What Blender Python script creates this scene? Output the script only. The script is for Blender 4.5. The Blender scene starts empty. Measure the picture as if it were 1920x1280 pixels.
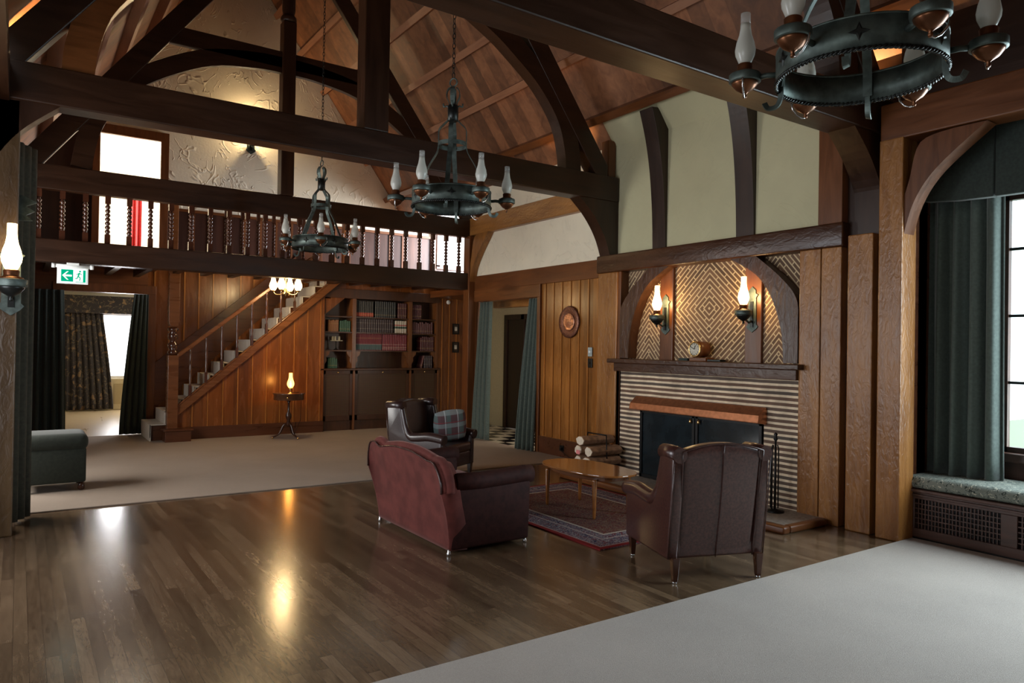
import bpy, bmesh, math, random
from mathutils import Vector, Matrix
random.seed(7)
S = bpy.context.scene
COL = S.collection
R = math.radians
PI = math.pi
# ------------------------------------------------------------------ camera
cam_d = bpy.data.cameras.new('camera'); cam = bpy.data.objects.new('camera', cam_d); COL.objects.link(cam)
FPX = 1346.7
cam_d.sensor_width = 36.0; cam_d.lens = FPX / 1920 * 36.0; cam_d.clip_start = .05; cam_d.clip_end = 200
_y, _p, _r = R(34.47), R(.42), R(.93)
_f = Vector((math.sin(_y)*math.cos(_p), math.cos(_y)*math.cos(_p), math.sin(_p)))
_rt = Vector((math.cos(_y), -math.sin(_y), 0)); _up = _rt.cross(_f)
_r2 = _rt*math.cos(_r) + _up*math.sin(_r); _u2 = -_rt*math.sin(_r) + _up*math.cos(_r)
M = Matrix((( _r2.x, _u2.x, -_f.x), (_r2.y, _u2.y, -_f.y), (_r2.z, _u2.z, -_f.z))).to_4x4()
M.translation = Vector((0, 0, 1.65)); cam.matrix_world = M
S.camera = cam
S.view_settings.view_transform = 'Standard'; S.view_settings.look = 'None'
S.view_settings.gamma = 1; S.view_settings.use_curve_mapping = False
S.view_settings.exposure = 0.0
# ------------------------------------------------------------------ world, daylight and added fill lights
W = bpy.data.worlds.new('world'); S.world = W; W.use_nodes = True
bg = W.node_tree.nodes['Background']; bg.inputs[0].default_value = (.82, .92, 1, 1); bg.inputs[1].default_value = 3.0
def area(name, loc, aim, sx, sy, watts, col):
    l = bpy.data.lights.new(name, 'AREA'); l.shape = 'RECTANGLE'; l.size = sx; l.size_y = sy; l.energy = watts; l.color = col
    o = bpy.data.objects.new(name, l); COL.objects.link(o); o.location = loc
    o.rotation_euler = Vector(aim).to_track_quat('-Z', 'Z').to_euler(); return o
def point(name, loc, watts, col, r=.03):
    l = bpy.data.lights.new(name, 'POINT'); l.energy = watts; l.color = col; l.shadow_soft_size = r
    o = bpy.data.objects.new(name, l); COL.objects.link(o); o.location = loc; return o
DAY = (.77, .9, 1.0); DAYW = (.95, .95, 1.0)
area('daylight_right_window', (7.62, 1.0, 2.0), (-1, .12, -.35), 2.9, 2.3, 430, DAY)
area('daylight_left_front_window', (-3.4, 1.2, 2.0), (1, .1, -.15), 3.0, 2.0, 32, (1, .96, .9))
area('daylight_left_middle_window', (-1.28, 5.5, 1.9), (1, .15, .05), 2.6, 1.8, 105, (.95, .95, 1))
area('daylight_left_rear_window', (-1.28, 9.3, 1.9), (1, .05, .12), 2.2, 1.8, 130, (1, .95, .88))
area('far_room_fill', (4.0, 19.5, 1.6), (-.35, -1, -.15), 2.0, 1.6, 230, DAYW)  # added fill for the far room; the wall behind is plain plaster
area('daylight_far_room_narrow_window', (1.98, 19.58, 1.55), (0, -1, -.1), .62, 1.4, 45, DAYW)
area('upstairs_room_fill', (3.5, 15.6, 4.2), (-1, .2, 0), 1.6, 1.6, 330, (1, .95, .88))  # added fill to brighten the upstairs room, no window in that wall
area('landing_fill', (9.1, 12.6, 3.9), (-1, .34, .15), 1.7, 1.1, 560, DAYW)  # added light that brightens the gallery plaster; no window stands here
area('hall_fill', (7.6, 7.85, 1.7), (0, 1, -.1), 1.1, 1.4, 38, (1, .92, .8))  # added warm fill so the side hall is not black, windowless wall
# ------------------------------------------------------------------ material tools
class NT:
    def __init__(s, name):
        s.m = bpy.data.materials.new(name); s.m.use_nodes = True; s.t = s.m.node_tree; s.n = s.t.nodes; s.n.clear()
        s.out = s.n.new('ShaderNodeOutputMaterial'); s.b = s.n.new('ShaderNodeBsdfPrincipled'); s.link(s.b.outputs[0], s.out.inputs[0])
    def link(s, a, b): s.t.links.new(a, b)
    def put(s, inp, v):
        if isinstance(v, bpy.types.NodeSocket): s.link(v, inp)
        elif isinstance(v, tuple) and len(v) == 3 and inp.type == 'RGBA': inp.default_value = (*v, 1)
        else: inp.default_value = v
    def add(s, typ, ins=None, out=0, **kw):
        n = s.n.new(typ)
        for k, v in kw.items(): setattr(n, k, v)
        for k, v in (ins or {}).items(): s.put(n.inputs[k], v)
        return n.outputs[out]
    def math(s, op, a, b=0.0, c=0.0): return s.add('ShaderNodeMath', {0: a, 1: b, 2: c}, operation=op)
    def coord(s, scale=(1, 1, 1), rot=(0, 0, 0), loc=(0, 0, 0)):
        c = s.add('ShaderNodeTexCoord', out=3)
        return s.add('ShaderNodeMapping', {0: c, 1: loc, 2: rot, 3: scale})
    def sep(s): 
        c = s.add('ShaderNodeTexCoord', out=3); n = s.n.new('ShaderNodeSeparateXYZ'); s.link(c, n.inputs[0]); return n.outputs
    def comb(s, x, y, z=0.0): return s.add('ShaderNodeCombineXYZ', {0: x, 1: y, 2: z})
    def noise(s, vec, scale=5, detail=4, rough=.55, dist=0): return s.add('ShaderNodeTexNoise', {'Vector': vec, 'Scale': scale, 'Detail': detail, 'Roughness': rough, 'Distortion': dist})
    def ramp(s, f, stops):
        n = s.n.new('ShaderNodeValToRGB'); s.link(f, n.inputs[0]); e = n.color_ramp.elements
        while len(e) < len(stops): e.new(.5)
        for i, (p, c) in enumerate(stops): e[i].position = p; e[i].color = (*c, 1)
        return n.outputs[0]
    def mix(s, f, a, b, blend='MIX'):
        n = s.n.new('ShaderNodeMix'); n.data_type = 'RGBA'; n.blend_type = blend
        s.put(n.inputs[0], f); s.put(n.inputs[6], a); s.put(n.inputs[7], b); return n.outputs[2]
    def bump(s, h, strength=.3, dist=.01):
        n = s.n.new('ShaderNodeBump'); s.link(h, n.inputs['Height']); n.inputs['Strength'].default_value = strength; n.inputs['Distance'].default_value = dist
        s.link(n.outputs[0], s.b.inputs['Normal'])
    def fin(s, col=None, rough=None, **kw):
        if col is not None: s.put(s.b.inputs['Base Color'], col)
        if rough is not None: s.put(s.b.inputs['Roughness'], rough)
        for k, v in kw.items(): s.put(s.b.inputs[k.replace('_', ' ')], v)
        return s.m
AX = {'x': (.12, 1, 1), 'y': (1, .12, 1), 'z': (1, 1, .12)}
def wood(name, dark, light, axis='z', rough=.35, scale=14, bump=.25, dist=.006, hewn=0, boards=None, coat=0):
    t = NT(name); v = t.coord(AX[axis]); n1 = t.noise(v, scale, 6, .6, .8); n2 = t.noise(t.coord(), 1.3, 2)
    f = t.math('ADD', t.math('MULTIPLY', n1, .7), t.math('MULTIPLY', n2, .3))
    col = t.ramp(f, [(.3, dark), (.68, light)])
    if boards:                                            # (axis across, width, strength): tone from board to board
        o = t.sep()['XYZ'.index(boards[0].upper())]
        k = t.math('FLOOR', t.math('DIVIDE', o, boards[1]))
        w = t.add('ShaderNodeTexWhiteNoise', {'W': k}, noise_dimensions='1D')
        col = t.mix(1.0, col, t.add('ShaderNodeCombineColor', {0: t.math('MULTIPLY_ADD', w, boards[2], 1-boards[2]/2), 1: t.math('MULTIPLY_ADD', w, boards[2], 1-boards[2]/2), 2: t.math('MULTIPLY_ADD', w, boards[2], 1-boards[2]/2)}), 'MULTIPLY')
    h = n1
    if hewn:
        vv = t.coord((1, 1, .45) if axis == 'z' else ((.45, 1, 1) if axis == 'x' else (1, .45, 1)))
        vo = t.noise(vv, hewn*1.5, 3, .5, 1.2); h = t.math('ADD', t.math('MULTIPLY', n1, .2), vo); dist = .012; bump = .55
    t.bump(h, bump, dist)
    return t.fin(col, t.math('MULTIPLY_ADD', n1, .25, rough-.12), Coat_Weight=coat, Coat_Roughness=.15)
def plain(name, c, rough=.5, metal=0.0, bump=0, scale=30, var=.15, **kw):
    t = NT(name); n = t.noise(t.coord(), scale, 3)
    lo = tuple(x*(1-var) for x in c); hi = tuple(min(1, x*(1+var)) for x in c)
    if bump: t.bump(n, bump, .004)
    return t.fin(t.ramp(n, [(.35, lo), (.65, hi)]), rough, Metallic=metal, **kw)
D1, D2 = (.012, .004, .0014), (.040, .0135, .0042)
dark = {a: wood('dark_beam_wood_'+a, D1, D2, a, .38, 10, hewn=0, bump=.35) for a in 'xyz'}
dark_hewn = {a: wood('hewn_dark_wood_'+a, (.026, .008, .003), (.075, .026, .009), a, .36, 10, hewn=11) for a in 'xyz'}
mid = {a: wood('mid_brown_wood_'+a, (.075, .022, .005), (.19, .062, .015), a, .36, 12) for a in 'xyz'}
golden = {a: wood('golden_hewn_wood_'+a, (.15, .052, .010), (.38, .165, .042), a, .34, 9, hewn=14) for a in 'xyz'}
gold_board = wood('golden_board_wood', (.16, .062, .022), (.36, .165, .062), 'z', .32, 8, bump=.3)
panel_far = wood('far_panel_wood', (.10, .028, .005), (.23, .072, .015), 'z', .26, 8, boards=('x', .245, .5))
panel_right = wood('right_panel_wood', (.14, .047, .009), (.34, .135, .028), 'z', .26, 8, boards=('y', .2, .5))
batten = wood('panel_batten_wood', (.22, .08, .015), (.42, .16, .035), 'z', .25, 8)
deck_m = wood('roof_deck_board_wood', (.11, .040, .016), (.29, .12, .052), 'x', .55, 7, boards=('y', .24, .75))
purlin_m = wood('purlin_wood', (.22, .09, .045), (.36, .17, .09), 'y', .5, 12)
stair_dark = wood('stair_skirting_wood', (.045, .014, .006), (.11, .036, .014), 'x', .3, 10)
stair_rail = wood('stair_rail_wood', (.10, .032, .01), (.22, .08, .024), 'x', .28, 10)
bal_wood = wood('turned_baluster_wood', (.035, .011, .006), (.085, .028, .014), 'z', .2, 18, coat=.5)
red_rail = wood('landing_rail_wood', (.26, .09, .025), (.46, .18, .06), 'x', .3, 12)
red_panel = wood('landing_wainscot_wood', (.028, .008, .003), (.07, .020, .008), 'z', .4, 8, boards=('x', .3, .5))
book_wood = wood('bookcase_wood', (.03, .011, .005), (.085, .032, .013), 'z', .35, 12)
book_edge = wood('bookcase_upright_wood', (.10, .035, .011), (.2, .075, .024), 'z', .32, 12)
seat_wood = wood('window_seat_wood', (.04, .018, .012), (.10, .045, .03), 'y', .33, 12)
lightwood = wood('pale_oak_wood', (.42, .31, .17), (.5, .38, .21), 'y', .3, 3, bump=.02)
table_wood = wood('polished_walnut', (.17, .055, .012), (.32, .12, .03), 'y', .10, 10, bump=.0, coat=1.0)
leg_wood = wood('dark_leg_wood', (.025, .009, .005), (.06, .02, .01), 'z', .25, 14)
def plaster(name, c, lines=.4):
    t = NT(name); v = t.coord((1, 1, 1)); n = t.noise(v, 1.5, 2, .4, 3.0)
    r = t.math('ABSOLUTE', t.math('SUBTRACT', n, .5)); ridge = t.math('SUBTRACT', 1.0, t.math('MINIMUM', t.math('MULTIPLY', r, 24.0), 1.0))
    mask = t.math('GREATER_THAN', t.noise(v, 2.3, 2), .48)
    h = t.math('ADD', t.math('MULTIPLY', ridge, mask), t.math('MULTIPLY', t.noise(v, 30, 4), .25)); t.bump(h, lines, .03)
    return t.fin(t.ramp(t.noise(v, 3, 3), [(.3, tuple(x*.93 for x in c)), (.7, c)]), .85)
cream = plaster('cream_trowelled_plaster', (.84, .77, .6), .3)
green_cream = plaster('pale_green_cream_plaster', (.60, .56, .35), .12)
white_paint = plain('cream_paint', (.72, .66, .5), .6, var=.04)
white_bright = plain('white_paint', (.8, .78, .74), .6, var=.03)
# floor of narrow oak strips
t = NT('dark_oak_strip_floor'); s_ = t.sep()
row = t.math('FLOOR', t.math('DIVIDE', s_[0], .07)); rn = t.add('ShaderNodeTexWhiteNoise', {'W': row}, noise_dimensions='1D')
yy = t.math('ADD', t.math('DIVIDE', s_[1], 1.25), t.math('MULTIPLY', rn, 7.3)); seg = t.math('FLOOR', yy)
pn = t.add('ShaderNodeTexWhiteNoise', {'Vector': t.comb(row, seg)}, noise_dimensions='2D')
fx = t.math('FRACT', t.math('DIVIDE', s_[0], .07)); gap = t.math('MAXIMUM', t.math('LESS_THAN', fx, .035), t.math('LESS_THAN', t.math('FRACT', yy), .003))
gv = t.comb(t.math('ADD', s_[0], t.math('MULTIPLY', pn, 9.0)), t.math('MULTIPLY', s_[1], .16), pn)
g = t.noise(gv, 26, 6, .65, 2.2); big = t.noise(gv, 7, 3, .5, 1.5)
f = t.math('ADD', t.math('ADD', t.math('MULTIPLY', g, .45), t.math('MULTIPLY', big, .3)), t.math('MULTIPLY', pn, .25))
c = t.ramp(f, [(.28, (.056, .033, .018)), (.5, (.118, .074, .041)), (.72, (.20, .132, .077))])
c = t.mix(t.math('MULTIPLY', gap, .75), c, (.018, .010, .006))
t.bump(t.math('SUBTRACT', t.math('MULTIPLY', g, .35), gap), .1, .003)
floor_m = t.fin(c, t.math('MULTIPLY_ADD', g, .16, .10), Coat_Weight=.2, Coat_Roughness=.2)
def carpet_mat(name, c):
    t = NT(name); n = t.noise(t.coord(), 190, 3, .8); n2 = t.noise(t.coord(), 1.1, 3)
    t.bump(n, .6, .006)
    f = t.math('ADD', t.math('MULTIPLY', n, .7), t.math('MULTIPLY', n2, .3))
    return t.fin(t.ramp(f, [(.3, tuple(x*.72 for x in c)), (.7, tuple(min(1, x*1.15) for x in c))]), .95)
carpet_m = carpet_mat('beige_fitted_carpet', (.34, .265, .205))
carpet_n = carpet_mat('pale_grey_beige_carpet', (.44, .39, .345))
runner_m = plain('pale_stair_carpet', (.6, .56, .5), .95, bump=.4, scale=120)
t = NT('check_tile_floor'); ck = t.add('ShaderNodeTexChecker', {'Vector': t.coord(rot=(0, 0, R(0))), 'Scale': 3.3, 'Color1': (.62, .55, .42), 'Color2': (.012, .012, .014)}); check_m = t.fin(ck, .25)
# brick with thick pale joints
t = NT('thin_brick_with_pale_mortar'); s_ = t.sep(); vv = t.comb(s_[1], s_[2])
nz = t.noise(t.coord(), 3, 2); vv = t.comb(t.math('ADD', s_[1], 14.0), t.math('ADD', s_[2], t.math('MULTIPLY', nz, .012)))
br = t.n.new('ShaderNodeTexBrick'); t.link(vv, br.inputs[0]); br.offset = .5
for k, x in (('Scale', 1), ('Brick Width', 60), ('Row Height', .057), ('Mortar Size', .0135), ('Mortar Smooth', .15)): br.inputs[k].default_value = x
br.inputs['Color1'].default_value = (.16, .095, .065, 1); br.inputs['Color2'].default_value = (.085, .075, .065, 1); br.inputs['Mortar'].default_value = (.82, .70, .52, 1)
nn = t.noise(t.coord(), 5, 4)
soot = t.ramp(nn, [(.3, (.55, .5, .45)), (.7, (1.15, 1.1, 1.05))]); t.bump(t.math('ADD', t.math('MULTIPLY', br.outputs['Fac'], -1.0), t.math('MULTIPLY', t.noise(t.coord(), 60, 3), .3)), .5, .008)
brick_m = t.fin(t.mix(.8, br.outputs['Color'], soot, 'MULTIPLY'), .8)
def herring(name, yc, zc, mode, per=.066):
    t = NT(name); s_ = t.sep(); u = t.math('ABSOLUTE', t.math('SUBTRACT', s_[1], yc)); z = t.math('SUBTRACT', s_[2], zc)
    if mode == 'diamond': a = t.math('ADD', t.math('MULTIPLY', u, .94), t.math('ABSOLUTE', z)); b = t.math('SUBTRACT', t.math('MULTIPLY', u, .94), t.math('ABSOLUTE', z))
    else: a = t.math('ADD', t.math('MULTIPLY', u, 1.15), z); b = t.math('SUBTRACT', t.math('MULTIPLY', u, 1.15), z)
    k = t.math('FRACT', t.math('ADD', t.math('DIVIDE', a, per), 50.0)); m1 = t.math('LESS_THAN', k, .3)
    row = t.math('FLOOR', t.math('ADD', t.math('DIVIDE', a, per), 50.0))
    q = t.math('FRACT', t.math('ADD', t.math('ADD', t.math('DIVIDE', b, .34), t.math('MULTIPLY', row, .37)), 50.0)); m2 = t.math('LESS_THAN', q, .05)
    mort = t.math('MAXIMUM', m1, m2); wn = t.add('ShaderNodeTexWhiteNoise', {'Vector': t.comb(row, t.math('FLOOR', t.math('ADD', t.math('ADD', t.math('DIVIDE', b, .34), t.math('MULTIPLY', row, .37)), 50.0)))})
    bc = t.ramp(wn, [(0, (.10, .055, .03)), (1, (.2, .11, .06))]); t.bump(t.math('MULTIPLY', mort, -1.0), .4, .006)
    return t.fin(t.mix(mort, bc, (.62, .47, .27)), .75)
herr_c = herring('diamond_brick_infill', 5.545-5.6, 2.13, 'diamond'); herr_l = herring('chevron_brick_infill_left', 6.5-5.6, 2.1, 'chev'); herr_r = herring('chevron_brick_infill_right', 4.62-5.6, 2.1, 'chev')
leather = plain('dark_oxblood_leather', (.052, .019, .015), .28, bump=.12, scale=60, var=.35, Coat_Weight=.3, Coat_Roughness=.25)
leather2 = plain('black_brown_leather', (.026, .012, .011), .34, bump=.12, scale=60, var=.3, Coat_Weight=.4, Coat_Roughness=.2)
piping_m = plain('leather_piping', (.05, .022, .018), .22)
velvet = plain('mauve_velvet', (.105, .027, .022), .8, bump=.15, scale=8, var=.22, Specular_IOR_Level=.15, Sheen_Weight=.3, Sheen_Roughness=.4, Sheen_Tint=(.9, .55, .5, 1))
velvet_dk = plain('dark_maroon_upholstery', (.030, .008, .006), .75, bump=.15, scale=20, var=.25, Specular_IOR_Level=.2)
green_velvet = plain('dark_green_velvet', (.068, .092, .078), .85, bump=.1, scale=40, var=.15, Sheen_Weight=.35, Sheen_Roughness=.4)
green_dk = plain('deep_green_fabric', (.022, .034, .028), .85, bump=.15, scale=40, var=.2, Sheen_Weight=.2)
olive = plain('olive_drape', (.045, .042, .028), .85, var=.2)
pouffe_m = plain('moss_green_velvet', (.017, .022, .014), .85, var=.2, Sheen_Weight=.15)
red_cloth = plain('red_curtain_cloth', (.42, .02, .02), .8)
iron = plain('verdigris_iron', (.085, .11, .10), .5, .65, bump=.15, scale=14, var=.35)
iron_dk = plain('blackened_iron', (.03, .033, .032), .35, .8, bump=.1)
black_iron = plain('black_iron', (.01, .01, .011), .4, .5)
copper = plain('aged_copper', (.17, .068, .03), .32, .8, bump=.06, scale=10, var=.3)
hood_copper = plain('brushed_copper_hood', (.48, .19, .09), .34, .75, bump=.05, scale=20, var=.15)
brass = plain('brass', (.62, .42, .18), .25, .9)
silver = plain('chrome', (.6, .6, .6), .2, .9)
def floral(name, base, c1, c2, sc):
    t = NT(name); v = t.coord(); w = t.add('ShaderNodeTexVoronoi', {'Vector': t.add('ShaderNodeVectorMath', {0: v, 1: t.add('ShaderNodeTexNoise', {'Vector': v, 'Scale': sc*.7}, out=1)}, operation='ADD'), 'Scale': sc}, out=0)
    n = t.noise(v, sc*2.2, 4, .6, 2)
    c = t.mix(t.ramp(w, [(.22, (1, 1, 1)), (.3, (0, 0, 0))]), base, c1); c = t.mix(t.ramp(n, [(.56, (0, 0, 0)), (.6, (1, 1, 1))]), c, c2)
    return t.fin(c, .85)
floral_dk = floral('dark_floral_curtain_cloth', (.035, .033, .038), (.24, .16, .09), (.14, .115, .08), 4)
floral_seat = floral('sage_paisley_cloth', (.17, .19, .16), (.46, .44, .34), (.025, .035, .03), 11)
def rugmat():
    t = NT('persian_rug_pile'); s_ = t.sep(); x, y = s_[0], s_[1]
    n = t.noise(t.coord(), 15, 4, .6, 2.5); n2 = t.add('ShaderNodeTexVoronoi', {'Vector': t.coord(), 'Scale': 9}, out=0)
    field = t.ramp(n, [(.44, (.10, .02, .018)), (.49, (.26, .19, .12)), (.52, (.03, .022, .035)), (.58, (.12, .035, .03))]); bord = t.ramp(n, [(.44, (.035, .03, .06)), (.485, (.40, .34, .32)), (.52, (.04, .035, .07)), (.6, (.13, .04, .045))])
    ex = t.math('ABSOLUTE', x); ey = t.math('ABSOLUTE', y); d = t.math('MINIMUM', t.math('SUBTRACT', .85, ex), t.math('SUBTRACT', 1.22, ey))
    c = t.mix(t.math('LESS_THAN', d, .34), field, bord)
    for lo, hi, col in ((.33, .355, (.4, .34, .28)), (.0, .05, (.16, .015, .016)), (.05, .062, (.3, .22, .2)), (.22, .235, (.35, .28, .25))):
        m = t.math('MULTIPLY', t.math('GREATER_THAN', d, lo), t.math('LESS_THAN', d, hi)); c = t.mix(m, c, col)
    return t.fin(c, .95, Specular_IOR_Level=.1)
rug_m = rugmat()
def tartan():
    t = NT('tartan_wool'); s_ = t.sep(); c = (.10, .05, .055)
    def st(ax, per, w, off=0.0): return t.math('LESS_THAN', t.math('FRACT', t.math('ADD', t.math('DIVIDE', s_[ax], per), 20.0+off)), w)
    c = t.mix(t.math('MULTIPLY', st(0, .16, .35), .6), c, (.08, .17, .16)); c = t.mix(t.math('MULTIPLY', st(2, .16, .35), .6), c, (.25, .30, .30))
    c = t.mix(t.math('MULTIPLY', st(0, .16, .08, .6), .7), c, (.45, .5, .5)); c = t.mix(t.math('MULTIPLY', st(2, .16, .08, .6), .7), c, (.25, .04, .05)); return t.fin(c, .9)
tartan_m = tartan()
def lattice(name, ax, base, hole, per, fill=.55):
    t = NT(name); s_ = t.sep(); a = t.math('LESS_THAN', t.math('FRACT', t.math('DIVIDE', s_[ax], per)), fill); b = t.math('LESS_THAN', t.math('FRACT', t.math('DIVIDE', s_[2], per)), fill)
    return t.fin(t.mix(t.math('MULTIPLY', a, b), base, hole), .45)
def emis(name, c, s, mixin=0.0):
    t = NT(name); e = t.add('ShaderNodeEmission', {0: c, 1: s})
    if mixin:
        tr = t.add('ShaderNodeBsdfTransparent', {}); m = t.n.new('ShaderNodeMixShader'); m.inputs[0].default_value = mixin; t.link(tr, m.inputs[1]); t.link(e, m.inputs[2]); t.link(m.outputs[0], t.out.inputs[0])
    else: t.link(e, t.out.inputs[0])
    return t.m
chim_lit = emis('lit_frosted_chimney_glass', (1, .72, .36), 9, .62)
chim_amber = emis('amber_lit_chimney_glass', (1, .40, .07), 9, .62)
flame_m = emis('lamp_flame', (1, .8, .45), 60)
def glassy(name, c, frost, rough):
    t = NT(name); tr = t.add('ShaderNodeBsdfTransparent', {0: (.96, .98, .97)}); t.fin(c, rough, Specular_IOR_Level=.6)
    m = t.n.new('ShaderNodeMixShader'); m.inputs[0].default_value = frost; t.link(tr, m.inputs[1]); t.link(t.b.outputs[0], m.inputs[2]); t.link(m.outputs[0], t.out.inputs[0]); return t.m
frost_m = glassy('frosted_chimney_glass', (.62, .62, .56), .72, .25)
clear_m = glassy('clear_chimney_glass', (.75, .75, .72), .25, .05)
pane_m = glassy('window_pane_glass', (.9, .95, 1), .06, .02)
sign_white = emis('lit_white_sign_face', (.85, 1, .95), 1.4); sign_green = emis('lit_green_sign_face', (.0, .42, .22), 1.1)
sign_case = plain('white_plastic', (.75, .78, .78), .4, var=.03)
bark = plain('split_log_wood', (.33, .2, .12), .8, bump=.5, scale=12, var=.4); logend = plain('pale_log_end_grain', (.7, .6, .47), .8, bump=.2, var=.1)
pink_paper = plain('pink_paper', (.8, .25, .25), .7)
hearth_m = plain('grey_hearth_stone', (.3, .26, .22), .5, bump=.2, var=.25)
soot_m = plain('sooty_fire_brick', (.018, .02, .024), .6, bump=.3, scale=10, var=.5)
mesh_dark = plain('dark_fire_glass', (.012, .018, .022), .16, var=.3, scale=4)
grass_m = plain('lawn_outside', (.34, .42, .28), .9)
# ------------------------------------------------------------------ mesh tools
class MB:
    def __init__(s): s.v = []; s.f = []; s.mi = []; s.cur = 0; s.sm = []
    def tri(s, vs, fs, smooth=False):
        b = len(s.v); s.v += [tuple(x) for x in vs]; s.f += [tuple(i+b for i in q) for q in fs]; s.mi += [s.cur]*len(fs); s.sm += [smooth]*len(fs); return s
    def box(s, x0, x1, y0, y1, z0, z1):
        return s.tri([(x0, y0, z0), (x1, y0, z0), (x1, y1, z0), (x0, y1, z0), (x0, y0, z1), (x1, y0, z1), (x1, y1, z1), (x0, y1, z1)],
                     [(0, 3, 2, 1), (4, 5, 6, 7), (0, 1, 5, 4), (1, 2, 6, 5), (2, 3, 7, 6), (3, 0, 4, 7)])
    def hexa(s, a, b):                                     # two quads (4 points each) joined
        return s.tri(list(a)+list(b), [(0, 3, 2, 1), (4, 5, 6, 7), (0, 1, 5, 4), (1, 2, 6, 5), (2, 3, 7, 6), (3, 0, 4, 7)])
    def prism(s, prof, ax, d0, d1, smooth=False):          # closed 2D outline extruded along an axis
        def P(a, b, d): return (d, a, b) if ax == 'x' else ((a, d, b) if ax == 'y' else (a, b, d))
        n = len(prof); vs = [P(a, b, d0) for a, b in prof]+[P(a, b, d1) for a, b in prof]
        s.tri(vs, [(i, (i+1) % n, n+(i+1) % n, n+i) for i in range(n)], smooth)
        b = len(s.v)-2*n; s.f += [tuple(range(b, b+n)), tuple(range(b+n, b+2*n))]; s.mi += [s.cur]*2; s.sm += [False]*2; return s
    def strip(s, inner, outer, ax, d0, d1):                # a curved timber from two matching polylines
        def P(a, d): return (d, a[0], a[1]) if ax == 'x' else ((a[0], d, a[1]) if ax == 'y' else (a[0], a[1], d))
        for i in range(len(inner)-1):
            q = [inner[i], inner[i+1], outer[i+1], outer[i]]
            vs = [P(p, d0) for p in q]+[P(p, d1) for p in q]
            fs = [(0, 1, 2, 3), (4, 7, 6, 5), (0, 4, 5, 1), (3, 2, 6, 7)]
            if i == 0: fs.append((0, 3, 7, 4))
            if i == len(inner)-2: fs.append((1, 5, 6, 2))
            s.tri(vs, fs)
        return s
    def lathe(s, prof, c=(0, 0, 0), n=16, smooth=True, twist=0):
        vs = [(c[0]+r*math.cos(2*PI*k/n), c[1]+r*math.sin(2*PI*k/n), c[2]+z) for r, z in prof for k in range(n)]
        fs = [(i*n+k, i*n+(k+1) % n, (i+1)*n+(k+1) % n, (i+1)*n+k) for i in range(len(prof)-1) for k in range(n)]
        s.tri(vs, fs, smooth); b = len(s.v)-len(vs)
        for lo, ok in ((b, prof[0][0] > 1e-4), (b+(len(prof)-1)*n, prof[-1][0] > 1e-4)):
            if ok: s.f.append(tuple(range(lo, lo+n))); s.mi.append(s.cur); s.sm.append(False)
        return s
    def tube(s, path, r, n=8, closed=False, flat=None):
        P = [Vector(p) for p in path]; m = len(P); vs = []
        up = Vector((0, 0, 1)); prev = None
        for i, p in enumerate(P):
            d = (P[(i+1) % m]-P[i-1]) if closed else (P[min(i+1, m-1)]-P[max(i-1, 0)])
            d.normalize()
            if prev is None:
                a = d.cross(up if abs(d.z) < .95 else Vector((1, 0, 0))).normalized()
            else:
                a = (prev-d*prev.dot(d)); a = a.normalized() if a.length > 1e-6 else d.cross(up).normalized()
            prev = a; b = d.cross(a); rr = r[i] if isinstance(r, (list, tuple)) else r
            ra, rb = (rr, rr) if flat is None else (rr*flat[0], rr*flat[1])
            for k in range(n):
                th = 2*PI*k/n+PI/n; vs.append(p+a*ra*math.cos(th)+b*rb*math.sin(th))
        L = m if closed else m-1
        fs = [(i*n+k, i*n+(k+1) % n, ((i+1) % m)*n+(k+1) % n, ((i+1) % m)*n+k) for i in range(L) for k in range(n)]
        s.tri(vs, fs, n > 4); b0 = len(s.v)-len(vs)
        if not closed:
            for lo in (b0, b0+(m-1)*n): s.f.append(tuple(range(lo, lo+n))); s.mi.append(s.cur); s.sm.append(False)
        return s
    def grid(s, fn, nu, nv, smooth=True):
        vs = [fn(i/nu, j/nv) for j in range(nv+1) for i in range(nu+1)]
        return s.tri(vs, [(j*(nu+1)+i, j*(nu+1)+i+1, (j+1)*(nu+1)+i+1, (j+1)*(nu+1)+i) for j in range(nv) for i in range(nu)], smooth)
    def torus(s, c, R_, r, axis='z', n=24, m=8):
        path = []
        for k in range(n):
            a, b = R_*math.cos(2*PI*k/n), R_*math.sin(2*PI*k/n)
            path.append(Vector(c)+Vector({'z': (a, b, 0), 'x': (0, a, b), 'y': (a, 0, b)}[axis]))
        return s.tube(path, r, m, closed=True)
    def build(s, name, mat, parent=None, world=False, bevel=0, solid=0, sub=0, seg=2):
        me = bpy.data.meshes.new(name); off = Vector((0, 0, 0))
        if world and parent is not None:
            p = parent
            while p is not None: off = off+p.location; p = p.parent
        me.from_pydata([tuple(Vector(q)-off) for q in s.v], [], s.f)
        mats = mat if isinstance(mat, (list, tuple)) else [mat]
        for m in mats: me.materials.append(m)
        for p, i, sm in zip(me.polygons, s.mi, s.sm): p.material_index = min(i, len(mats)-1); p.use_smooth = sm
        bm = bmesh.new(); bm.from_mesh(me); bmesh.ops.recalc_face_normals(bm, faces=bm.faces); bm.to_mesh(me); bm.free()
        o = bpy.data.objects.new(name, me); COL.objects.link(o)
        if parent is not None: o.parent = parent
        if bevel:
            b = o.modifiers.new('bevel', 'BEVEL'); b.width = bevel; b.segments = seg; b.limit_method = 'ANGLE'; b.angle_limit = R(40)
            if bevel > .012:
                for p in me.polygons: p.use_smooth = True
        if solid: q = o.modifiers.new('solid', 'SOLIDIFY'); q.thickness = solid
        if sub: q = o.modifiers.new('sub', 'SUBSURF'); q.levels = sub; q.render_levels = sub
        return o
def B(*a): return MB().box(*a)
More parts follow.
